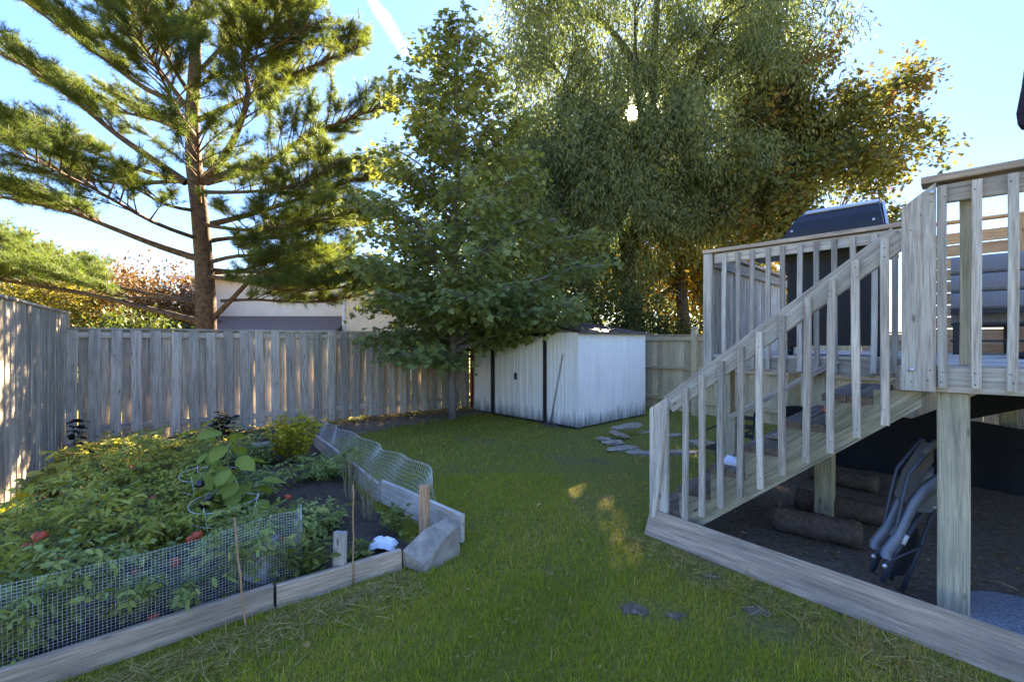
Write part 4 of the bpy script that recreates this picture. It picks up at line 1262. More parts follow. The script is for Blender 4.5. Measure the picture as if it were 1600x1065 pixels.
# the white pine beyond the back fence
def pine():
    r = random.Random(5); g = np.random.default_rng(5)
    Y0 = 10.6
    b = P(322, 500, Y0); b.z = 0
    t = thing('pine_tree', b, 'tall pine with long bare lower limbs behind the back fence', 'tree')
    tr = [b, P(322, 470, Y0), P(318, 400, Y0), P(312, 330, Y0), P(303, 260, Y0), P(300, 180, Y0), P(305, 100, Y0), P(306, 20, Y0), P(306, -60, Y0), P(306, -160, Y0), P(306, -270, Y0)]
    wood_mb = MB()
    wood_mb.tube(tr, [0.25, 0.205, 0.19, 0.178, 0.168, 0.145, 0.125, 0.105, 0.085, 0.06, 0.02], 12)
    tuf_c, tuf_a, tuf_t = [], [], []
    def branch(pts, r0, bare, dens, ztone, length_sec=1.1):
        pts = [Vector(p) for p in pts]
        # smooth the polyline
        sm = []
        n = len(pts)
        for i in range(n - 1):
            for k in range(3):
                u = k / 3
                p0, p1, p2, p3 = pts[max(i - 1, 0)], pts[i], pts[i + 1], pts[min(i + 2, n - 1)]
                sm.append(0.5 * ((2 * p1) + (p2 - p0) * u + (2 * p0 - 5 * p1 + 4 * p2 - p3) * u * u + (3 * p1 - p0 - 3 * p2 + p3) * u ** 3))
        sm.append(pts[-1])
        m = len(sm)
        wood_mb.tube(sm, [r0 * (1 - 0.86 * i / (m - 1)) for i in range(m)], 6, False)
        tot = sum((sm[i + 1] - sm[i]).length for i in range(m - 1))
        ns = int(tot * dens * 1.5)
        for k in range(ns):
            f = bare + (1 - bare) * (k + r.random()) / ns
            q = interp(sm, min(f, .999))
            q2 = interp(sm, min(f + .03, 1.0))
            d = (q2 - q)
            if d.length < 1e-5: d = sm[-1] - sm[-2]
            d.normalize()
            side = d.cross(Vector((0, 0, 1))).normalized() * (1 if k % 2 else -1)
            ls = length_sec * (0.35 + 0.75 * math.sin(math.pi * min(1, .15 + f * .8))) * r.uniform(.6, 1.15)
            dirn = (d * r.uniform(.4, 1.0) + side * r.uniform(.35, 1.0) + Vector((0, 0, r.uniform(.0, .42)))).normalized()
            e = q + dirn * ls
            cp = curve(q, e, 4, -0.05 * ls, 0.03, r)
            wood_mb.tube(cp, [0.017, 0.012, 0.008, 0.004], 4, False)
            nt = max(4, int(ls * 11))
            for j in range(nt):
                ff = 0.28 + 0.74 * (j + r.random()) / nt
                a = interp(cp, min(ff, 1))
                dd = (dirn + Vector((r.gauss(0, .55), r.gauss(0, .55), r.gauss(.25, .3)))).normalized()
                lt = r.uniform(.08, .40)
                e3 = a + dd * lt
                wood_mb.tube([a, e3], [0.005, 0.003], 3, False)
                bt = r.random()
                for w in range(3):
                    c = a.lerp(e3, (w + 1) / 3)
                    tuf_c.append(c); tuf_a.append(dd); tuf_t.append(min(1, max(0, ztone + .5 * bt)))
    def B(pl, dy, *k):
        n = len(pl)
        branch([P(x, y, Y0 + dy * i / (n - 1)) for i, (x, y) in enumerate(pl)], *k)
    B([(315, 503), (230, 482), (150, 462), (60, 447), (-20, 436), (-150, 430)], -1.4, 0.085, 0.5, 3.6, .25)
    B([(312, 470), (230, 458), (150, 440), (90, 420), (20, 385), (-60, 360)], 0.8, 0.05, 0.4, 4.2, .25)
    B([(310, 474), (250, 465), (180, 462), (90, 432), (-10, 428)], -0.7, 0.04, 0.4, 4.0, .2)
    B([(312, 405), (250, 385), (190, 362), (120, 335), (60, 320), (-40, 300)], -1.0, 0.085, 0.45, 4.6, .25)
    B([(290, 285), (240, 250), (185, 212), (120, 160), (50, 110), (-30, 70)], -0.8, 0.10, 0.38, 5.0, .3)
    B([(290, 285), (235, 270), (170, 248), (100, 222), (20, 205), (-50, 190)], 1.0, 0.07, 0.45, 4.6, .45)
    B([(290, 282), (200, 285), (120, 262), (60, 230), (0, 215)], -0.9, 0.05, 0.55, 4.0, .3)
    B([(315, 285), (350, 245), (375, 195), (388, 140), (380, 85), (430, 35), (455, -20)], -1.2, 0.10, 0.3, 6.5, .45)
    B([(322, 285), (370, 272), (425, 250), (475, 215), (530, 192), (600, 165)], -0.6, 0.085, 0.35, 6.0, .35)
    B([(330, 350), (380, 338), (440, 320), (500, 300), (560, 280), (618, 272)], 0.3, 0.07, 0.3, 6.5, .3)
    B([(326, 410), (370, 400), (420, 400), (480, 405), (540, 418)], -1.0, 0.05, 0.22, 5.5, .45)
    B([(328, 502), (360, 470), (398, 432), (430, 425), (490, 430), (560, 440)], -0.9, 0.065, 0.45, 5.5, .6, 0.9)
    B([(345, 470), (400, 468), (460, 472), (520, 470), (575, 455)], 0.5, 0.04, 0.15, 5.0, .55, 0.8)
    B([(310, 380), (360, 372), (430, 372), (520, 360), (590, 340)], 1.6, 0.06, 0.3, 6.0, .3)
    B([(302, 180), (250, 110), (215, 50), (195, -20)], 0.4, 0.07, 0.25, 6.0, .4)
    B([(302, 170), (230, 140), (160, 90), (90, 40), (20, -10)], -0.5, 0.07, 0.3, 5.6, .4)
    B([(304, 120), (350, 70), (400, 10), (430, -60)], 0.9, 0.06, 0.25, 6.0, .5)
    B([(304, 190), (370, 160), (450, 120), (510, 95), (560, 75)], 1.2, 0.07, 0.25, 6.0, .5)
    B([(306, 40), (250, 20), (150, -10), (60, -50)], 0.5, 0.06, 0.25, 5.5, .4)
    B([(306, 30), (380, 10), (450, -40)], -0.4, 0.06, 0.25, 5.5, .4)
    for pl, dy in (([(308, 300), (380, 300), (460, 290), (530, 250)], -1.6), ([(303, 140), (350, 110), (420, 80), (480, 40)], -1.0),
                   ([(312, 350), (390, 360), (470, 350), (560, 330)], -1.8), ([(316, 430), (380, 440), (450, 455), (530, 450)], -1.4), ([(310, 330), (260, 320), (200, 290), (130, 280)], -1.7),
                   ([(303, 220), (250, 190), (170, 170), (90, 140)], 1.6), ([(320, 420), (390, 425), (470, 420), (545, 395)], 1.2)):
        B(pl, dy, 0.05, 0.25, 4.6, .45)
    # limbs that reach towards and away from the viewer
    for k in range(11):
        z = 3.2 + k * 0.8
        q = b + Vector((0, 0, z)); q = Vector((tr[3].x if z < 6 else tr[6].x, Y0, z))
        az = (R(-90) if k % 3 else R(90)) + r.uniform(-.75, .75)
        ln = r.uniform(2.2, 3.7) * (1 - 0.035 * k)
        e = q + Vector((math.cos(az) * ln, math.sin(az) * ln, r.uniform(.3, 1.3)))
        branch([q, q.lerp(e, .35) + Vector((0, 0, -.1)), q.lerp(e, .7), e], 0.055, 0.35, 4.6, .35)
    for k in range(16):                                 # crown above the frame, so the tree is whole and casts its shade
        z = 9.2 + k * 0.26
        az = k * 2.4
        ln = max(0.5, 3.0 - 0.16 * k)
        q = Vector((tr[8].x, Y0, z)); e = q + Vector((math.cos(az) * ln, math.sin(az) * ln, 0.8))
        branch([q, q.lerp(e, .5), e], 0.04, 0.3, 4.0, .4)
    wood_mb.build('trunk', M['pinebark'], t, True)
    C = np.array([list(c) for c in tuf_c]); A = np.array([list(a) for a in tuf_a]); T = np.array(tuf_t)
    nn = 26
    idx = np.repeat(np.arange(len(C)), nn); N = len(idx)
    ax = A[idx] * 0.7 + g.normal(size=(N, 3)) * 0.62
    cen = C[idx] + g.normal(size=(N, 3)) * 0.012
    leaf_mesh('crown', cen, ax, g.normal(size=(N, 3)), g.uniform(.07, .14, N) * 1.2, [(0, -0.024), (1, -0.009), (1, 0.009), (0, 0.024)], M['needle'], t, np.clip(T[idx] + g.normal(size=N) * .12, 0, 1))
    # a snapped limb stub
    return len(C)
n_tufts = pine()

# the big willow that hides the sun
broad_tree('willow_tree', 'huge grey-green willow with the sun shining through behind the shed', 'tree', (4.4, 16, 0),
           [(4.4, 16, 0), (4.3, 16, 2.2), (4.0, 16, 4.2), (4.6, 16.1, 6.5), (4.9, 16, 9), (5.0, 16, 12), (5.2, 16, 15)],
           [(1.6, 15.8, 9.2, 2.0, 2.6, 5.2, 1.9), (4.2, 15.6, 11, 2.6, 2.6, 5.2, 2.3), (7.3, 15.6, 11.2, 2.5, 2.8, 5.2, 2.3),
            (9.4, 16, 11.6, 1.7, 2.2, 3.2, 1.0), (3.2, 15.6, 5.6, 2.6, 2.4, 2.9, 1.5), (6.4, 15.6, 7.0, 2.2, 2.4, 3.0, 1.3), (1.0, 15.8, 13.2, 1.6, 2, 2.4, .6), (0.3, 15.9, 7.0, 1.5, 2, 4.0, .9), (9.0, 15.6, 8.0, 1.6, 2, 2.6, .7)],
           5400, 56, (0.34, 0.34, 0.5), 0.165, [(0, 0), (0.4, 0.13), (1, 0), (0.4, -0.13)], M['leaf_willow'], M['bark'], 0.36, 31, hang=0.7, gap=0.42, bough=270, bough_r=0.95)
# tree at the right with turning leaves
broad_tree('autumn_tree', 'tree with rusty turning leaves beside the willow', 'tree', (9.2, 15, 0),
           [(9.2, 15, 0), (9.3, 15, 2.5), (9.0, 15, 5), (9.4, 15, 7.4)],
           [(8.2, 14.6, 6.2, 2.2, 2, 2.2, 1.2), (10.8, 14.6, 8.0, 1.8, 1.9, 2.0, 1.3), (12.0, 14.8, 9.2, 1.5, 1.6, 1.3, .7), (9.2, 14.6, 9.0, 1.7, 1.8, 1.9, 1.0), (12.6, 14.8, 7.4, 1.3, 1.5, 1.1, .5), (10.6, 14.8, 5.2, 2.0, 1.9, 1.3, .8)],
           620, 30, 0.36, 0.15, MAPLE, M['leaf_autumn'], M['bark'], 0.2, 32, bough=80, bough_r=0.6)
# tree with a leaning pale trunk, its leaves lit from behind
broad_tree('backlit_tree', 'tree with stout forked trunk and golden backlit leaves beyond the tan fence', 'tree', P(1066, 520, 16.8).to_2d().to_3d(),
           [P(1066, 520, 16.8).to_2d().to_3d(), P(1068, 500, 16.8), P(1064, 440, 16.8), P(1060, 405, 16.8), P(1042, 365, 16.8), P(1030, 320, 16.8), P(1035, 250, 16.8)],
           [(6.6, 17.5, 4.6, 2.4, 1.6, 2.2, 1.2), (8.6, 17.5, 4.2, 2.0, 1.6, 2.4, 1.0), (4.6, 17.8, 4.0, 1.8, 1.4, 1.8, .7), (9.0, 17.5, 6.6, 1.8, 1.5, 1.8, .8), (6.4, 17.4, 7.0, 1.6, 1.4, 1.6, .5)],
           560, 38, 0.42, 0.17, DIAMOND, M['leaf_gold'], M['bark'], 0.26, 33)
# shrubs and small trees along the boundary behind the shed
for i, (px, Y, w, h, lab, mat) in enumerate((
        (800, 13.6, 1.2, 3.6, 'dark shrub directly behind the shed roof ridge beside the maple', 'leaf_dark'),
        (905, 13.8, 1.35, 4.2, 'dense dark shrub rising behind the middle of the shed roof', 'leaf_dark'),
        (985, 13.6, 1.2, 3.4, 'dark bushy evergreen behind the right end of the shed roof', 'leaf_dark'),
        (1035, 14.6, 1.0, 2.6, 'low leafy shrub behind the tan fence beside the forked trunk', 'leaf_gold'),
        (1130, 13.2, 1.2, 3.2, 'shadowy shrub behind the tan fence post and deck corner', 'leaf_dark'),
        (1230, 12.6, 1.3, 3.3, 'leafy shrub behind the tan fence and the barbecue', 'leaf_gold'))):
    x = (px - CX) / F * Y
    broad_tree('shrub', lab, 'shrub', (x, Y, 0), [(x, Y, 0), (x + .05, Y, .5), (x, Y, h * .6)],
               [(x, Y, h * .55, w, w * .9, h * .46, 1), (x + .3, Y - .2, h * .35, w * 1.05, w * .9, h * .34, .8)],
               190, 34, 0.3, 0.13, DIAMOND, M[mat], M['bark'], 0.07, 40 + i, group='shrubs along the boundary')
# more of the wood behind, which keeps the low sun off the lawn
for i, (x, Y, z, rx, rz, lab) in enumerate((
        (-1.5, 25, 7.0, 3.6, 5.4, 'distant tall tree seen through gaps between maple and willow'),
        (4.5, 26, 7.5, 4.2, 6.0, 'distant tall tree directly behind the willow'),
        (10.5, 25, 6.0, 3.8, 4.6, 'distant round tree behind the golden backlit tree'))):
    broad_tree('distant_tree', lab, 'tree', (x, Y, 0), [(x, Y, 0), (x, Y, 3), (x + .2, Y, z)],
               [(x, Y, z, rx, rx * .8, rz, 1), (x + 1, Y - .5, z * .55, rx * .9, rx * .7, rz * .6, .6)],
               330, 26, 0.62, 0.30, DIAMOND, M['leaf_willow'], M['bark'], 0.3, 60 + i, twigs=False)
# left background beyond the fence
for i, (px, Y, w, z, rz, lab, mat, nc) in enumerate((
        (15, 17.0, 2.9, 3.2, 2.6, 'yellow-green leafy tree beyond the corner of the two grey fences', 'leaf_yellow', 190),
        (150, 21.0, 3.0, 3.0, 2.7, 'rusty brown shrub behind the back fence left of the pine', 'leaf_rust', 190),
        (232, 18.5, 2.1, 2.6, 2.5, 'rusty green shrub behind the back fence beside the pine trunk', 'leaf_rust', 170),
        (215, 15.0, 2.0, 1.5, 1.1, 'low green evergreen shrub just above the back fence', 'leaf_dark', 130),
        (75, 24.0, 2.6, 2.6, 2.4, 'far rusty shrub behind the yellow-green tree', 'leaf_rust', 150))):
    x = (px - CX) / F * Y
    broad_tree('background_tree', lab, 'tree', (x, Y, 0), [(x, Y, 0), (x, Y, z * .4), (x + .1, Y, z)],
               [(x, Y, z, w, w * .8, rz, 1), (x + w * .5, Y - .3, z * .8, w * .7, w * .6, rz * .7, .6)],
               nc * 2, 36, 0.38, 0.17, DIAMOND, M[mat], M['bark'], 0.12, 80 + i, group='shrubs and trees beyond the grey fences')
# ------------------------------------------------------------------ vegetable bed: boards, stakes, wire
def bedz(x, y): return 0.085
UPB = (0, 0, 1)
for a, b, lab in (((-2.75, 1.72), (-1.47, 2.80), 'long weathered bed board at the foot of the square wire mesh'),
                  ((-1.455, 2.812), (-0.80, 3.27), 'short weathered bed board between the bamboo cane and the tilted block')):
    o = plank('bed_board', (a[0], a[1], 0.065), (b[0], b[1], 0.075), 0.15, 0.042, UPB, M['edging'], None, 0.006)
    tag(o, lab, 'board', 'boards edging the vegetable bed')
for a, b, z, lab in (((-0.40, 3.70), (-1.30, 4.58), 0.12, 'wide grey bed board beside the brown stake'),
                     ((-1.36, 4.66), (-3.02, 7.02), 0.09, 'long pale bed board behind the chicken wire'),
                     ((-3.30, 6.72), (-4.85, 5.55), 0.10, 'grey bed board at the back below the yellow herb')):
    o = plank('bed_board', (a[0], a[1], z), (b[0], b[1], z + 0.01), 0.23 if z > .11 else .19, 0.04, UPB, M['deck'], None, 0.006)
    tag(o, lab, 'board', 'boards edging the vegetable bed')
# tilted block at the corner
mb = MB()
c = gnd(672, 880); c.z = 0
d1 = Vector((0.62, 0.78, 0)).normalized(); d2 = Vector((0.78, -0.62, 0)).normalized()
mb.v = [tuple(c + d1 * a + d2 * b + ZV * z) for a, b, z in (
    (-.17, -.10, .02), (.24, -.10, .0), (.24, .07, .0), (-.12, .09, .0), (-.17, -.10, .13), (.03, -.10, .215), (.25, -.085, .245), (.27, .02, .20), (.06, .055, .15), (-.12, .07, .055))]
mb.f = [(3, 2, 1, 0), (0, 1, 6, 5, 4), (1, 2, 7, 6), (2, 3, 9, 8, 7), (3, 0, 4, 9), (4, 5, 8, 9), (5, 6, 7, 8)]
o = mb.build('stone_block', M['stone']); tag(o, 'pale wedge-shaped stone block tilted on the bed corner', 'stone')
# stakes
def stake(px, py, h, w, th, mat, lab, lean=(0, 0), z=0.0):
    p = gnd(px, py, z)
    o = plank('stake', p - ZV * 0.02, p + Vector((lean[0], lean[1], h)), w, th, (1, -.2, 0), mat, None, 0.005)
    return tag(o, lab, 'stake')
stake(663, 846, 0.46, 0.075, 0.06, M['stake'], 'brown cut stake at the corner of the chicken wire')
stake(530, 902, 0.30, 0.085, 0.04, M['deck'], 'short grey board stake standing in the bed soil', (0.0, 0.02), 0.05)
def cane(px, py, ptx, pty, lab):
    p = gnd(px, py, 0.0); q = at(ptx, pty, p.y + 0.02)
    t = thing('bamboo_cane', p, lab, 'cane')
    pts = [p.lerp(q, k / 8) + Vector((0.003 * math.sin(k * 2), 0, 0)) for k in range(9)]
    mb = MB(); mb.tube(pts, 0.0062, 7); mb.build('shaft', M['bamboo'], t, True)
    for k in (1, 3, 5, 7):
        mb = MB(); mb.tube([pts[k] - ZV * 0.004, pts[k] + ZV * 0.004], 0.0076, 7); mb.build('node', M['bamboo'], t, True)
cane(384, 985, 366, 808, 'bamboo cane holding up the square wire mesh')
cane(552, 915, 552, 757, 'thin bamboo cane between the grey stake and the chicken wire')
# concrete block behind the mesh
c = gnd(408, 955, 0.0); c += Vector((-0.13, 0.25, 0))
t = thing('concrete_block', c, 'grey hollow concrete block standing behind the wire mesh', 'block')
mb = MB()
for dx in (-.06, 0, .06):
    mb.box(c + Vector((dx, 0, .16)), (.014, 0, 0), (0, .09, 0), (0, 0, .16))
mb.box(c + Vector((0, -.079, .16)), (.046, 0, 0), (0, .012, 0), (0, 0, .159)); mb.box(c + Vector((0, .079, .16)), (.046, 0, 0), (0, .012, 0), (0, 0, .159))
mb.build('shell', M['concrete'], t)
# crumpled white sack
c = Vector((-0.97, 3.40, 0.085))
mb = MB(); g = np.random.default_rng(2)
n = 9
for i in range(n):
    for j in range(7):
        x, y = (i / (n - 1) - .5) * .20, (j / 6 - .5) * .13
        z = 0.075 * max(0.0, 1 - (2 * x / .21) ** 4) * max(0.0, 1 - (2 * y / .14) ** 4) + 0.012 + g.uniform(-.008, .012)
        mb.v.append((c.x + x + g.uniform(-.006, .006), c.y + y + .03, c.z + z - 0.012))
for i in range(n - 1):
    for j in range(6):
        mb.f.append((i * 7 + j, (i + 1) * 7 + j, (i + 1) * 7 + j + 1, i * 7 + j + 1))
mb.f.append(tuple([i * 7 for i in range(n)] + [(n - 1) * 7 + j for j in range(1, 7)] + [i * 7 + 6 for i in range(n - 2, -1, -1)] + [j for j in range(5, 0, -1)]))
o = mb.build('plastic_bag', M['whiteplastic']); tag(o, 'crumpled white plastic bag lying on the bed soil', 'bag')

def wire_strip(mb, pts, r=0.00078):
    """three-sided wire along pts"""
    mb.tube(pts, r, 3, False)
def square_mesh():
    a, b = Vector((-2.70, 1.80, 0)), Vector((-1.43, 2.90, 0))
    path = [a.lerp(b, k / 20) + Vector((-.03, .03, 0)) for k in range(21)]
    # curls back into the bed at its right end
    path += [b + Vector((0.035, 0.05, 0)), b + Vector((0.045, 0.12, 0)), b + Vector((0.015, 0.20, 0)), b + Vector((-0.04, 0.25, 0))]
    t = thing('wire_mesh', (a + b) / 2, 'square galvanised wire mesh along the front of the bed', 'wire mesh')
    ln = [0]
    for i in range(len(path) - 1): ln.append(ln[-1] + (path[i + 1] - path[i]).length)
    tot = ln[-1]
    def pt(s, z):
        s = min(max(s, 0), tot)
        i = min(np.searchsorted(ln, s) - 1 if s > 0 else 0, len(path) - 2); i = max(i, 0)
        u = (s - ln[i]) / max(1e-6, ln[i + 1] - ln[i])
        p = path[i].lerp(path[i + 1], u)
        lean = z * (0.10 * math.sin(s * 2.1 + .5) + 0.05 * math.sin(s * 6.0)) - 0.03 * z
        p = p + Vector((-BX.x * lean, -BX.y * lean, 0))
        top = 0.04 + z * (1 + 0.03 * math.sin(s * 5))
        p.z = top
        return p
    cell = 0.0165; hgt = 0.47
    mb = MB()
    for k in range(int(tot / cell) + 1):
        s = k * cell
        wire_strip(mb, [pt(s, z) for z in np.linspace(0, hgt, 9)])
    mb.build('upright_wires', M['wire'], t)
    mb = MB()
    for k in range(int(hgt / cell) + 1):
        wire_strip(mb, [pt(s, k * cell) for s in np.linspace(0, tot, 60)])
    mb.build('cross_wires', M['wire'], t)
square_mesh()
def chicken_wire():
    a, b = Vector((-0.66, 3.68, 0)), Vector((-3.0, 6.95, 0))
    t = thing('chicken_wire', (a + b) / 2, 'sagging hexagonal chicken wire along the lawn side of the bed', 'chicken wire')
    d = (b - a); L = d.length; d.normalize(); nrm = Vector((d.y, -d.x, 0))
    if nrm.x < 0: nrm = -nrm
    def pt(s, z):
        h = 0.50 + 0.02 * math.sin(s * 3.0) - 0.05 * s / L
        bul = (0.10 * math.sin(math.pi * min(1, s / 2.4)) + 0.03 * math.sin(s * 4)) * (z ** 1.2) + 0.03 * math.sin(s * 9 + z * 5) * z
        p = a + d * s + nrm * (0.05 + bul)
        p.z = 0.02 + z * h
        return p
    w, hh = 0.034, 0.034
    nx = int(L / w); nz = 13
    mb = MB()
    segs = []
    for i in range(nx):
        for j in range(nz):
            s0 = (i + (0.5 if j % 2 else 0)) * w; z0 = j / nz; dz = 1 / nz
            p0 = (s0, z0); p1 = (s0, z0 + dz * .45); p2 = (s0 + w / 2, z0 + dz); p3 = (s0 - w / 2, z0 + dz)
            segs += [(p0, p1), (p1, p2), (p1, p3)]
    for u, v in segs:
        if v[1] > 1.001: continue
        mb.tube([pt(*u), pt(*v)], 0.0009, 3, False)
    mb.build('netting', M['wire'], t)
    mb = MB(); mb.tube([pt(s, 1.0) for s in np.linspace(0, L, 60)], 0.0014, 4, False); mb.build('edge_wire', M['wire'], t)
chicken_wire()

# ------------------------------------------------------------------ plants in the bed
def ball(mb, c, r, seed=0, squash=0.88):
    prof = []
    for k in range(9):
        a = math.pi * k / 8
        prof.append((max(0.0008, r * math.sin(a) * (1 - 0.12 * (k == 8) )), -r * squash * math.cos(a) - (0.12 * r if k == 8 else 0)))
    mb.lathe(c, prof, 12)
def r_h(k): return (0.72 if k in (105, 106, 109, 115) else 1.0) + 0.45 * random.Random(k).random()
def tomato_plant(x, y, h, w, lab, seed, mat='leaf_tomato', fruits=(), stems=9, dens=1.0):
    h *= r_h(seed); w *= 1.1; stems += 4
    r = random.Random(seed); g = np.random.default_rng(seed)
    b = Vector((x, y, 0.05))
    t = thing('tomato_plant', b, lab, 'tomato plant', 'tomato plants in the bed')
    sm = MB(); cen, ax, nor, sz, tone = [], [], [], [], []
    for i in range(stems):
        az = i * 2.4 + r.uniform(-.4, .4)
        ln = w * r.uniform(.35, 1.0)
        e = b + Vector((math.cos(az) * ln, math.sin(az) * ln, h * r.uniform(.55, 1.0)))
        cp = curve(b, e, 6, -0.12 * h, 0.02, r)
        sm.tube(cp, [0.007, 0.006, 0.005, 0.004, 0.003, 0.002], 4, False)
        nl = int(15 * dens)
        for k in range(nl):
            q = interp(cp, 0.15 + 0.85 * (k + r.random()) / nl)
            a2 = r.uniform(0, 6.28)
            dr = Vector((math.cos(a2), math.sin(a2), r.uniform(-.15, .45)))
            L = r.uniform(.10, .19)
            e2 = q + dr * L - ZV * 0.02
            sm.tube([q, q.lerp(e2, .5) + ZV * .012, e2], [0.003, 0.0022, 0.0012], 3, False)
            sd = Vector((-math.sin(a2), math.cos(a2), 0))
            ct = r.random()
            for m in range(7):
                f = 0.3 + 0.7 * m / 6
                s = 0 if m == 6 else (1 if m % 2 else -1)
                c0 = q.lerp(e2, f) + ZV * (.012 * (1 - abs(f - .5)))
                dv = (dr * (1.0 if s == 0 else .45) + sd * s + Vector((0, 0, r.uniform(-.95, .25)))).normalized()
                cen.append(c0); ax.append(dv); nor.append((r.gauss(0, .55), r.gauss(0, .55), 1)); sz.append(r.uniform(.034, .064) * (1.25 if s == 0 else 1)); tone.append(min(1, max(0, .65 * ct + .35 * r.random())))
    C_ = np.array([list(c) for c in cen])
    kp = np.ones(len(C_), bool)
    for f_ in FRUITS:                     # ripe fruit hangs clear of the leaves on the sunny outside of the plants
        kp &= np.linalg.norm(C_ - f_, axis=1) > .085
    cen, ax, nor, sz, tone = [[v for v, k_ in zip(l_, kp) if k_] for l_ in (cen, ax, nor, sz, tone)]
    sm.build('stems', M['stem'], t, True)
    leaf_mesh('foliage', [list(c) for c in cen], [list(a) for a in ax], nor, sz, [(0, 0), (.16, .2), (.28, .12), (.45, .27), (.55, .13), (.74, .17), (1, 0), (.74, -.17), (.55, -.13), (.45, -.27), (.28, -.12), (.16, -.2)], M[mat], t, tone, 0.25)
    for (fx, fy, fz, fr) in fruits:
        mb = MB(); ball(mb, Vector((fx, fy, fz)), fr)
        o = mb.build('tomato', M['tomato'], t, True)
        mb = MB()
        for k in range(5):
            a = k * 1.2566
            mb.tube([Vector((fx, fy, fz + fr * .84)), Vector((fx + math.cos(a) * fr * .6, fy + math.sin(a) * fr * .6, fz + fr * .80))], [0.004, 0.001], 3)
        mb.tube([Vector((fx, fy, fz + fr * .8)), Vector((fx + .01, fy + .02, fz + fr + .05))], 0.0025, 4)
        mb.build('calyx', M['stem'], o)
FRUITS = []
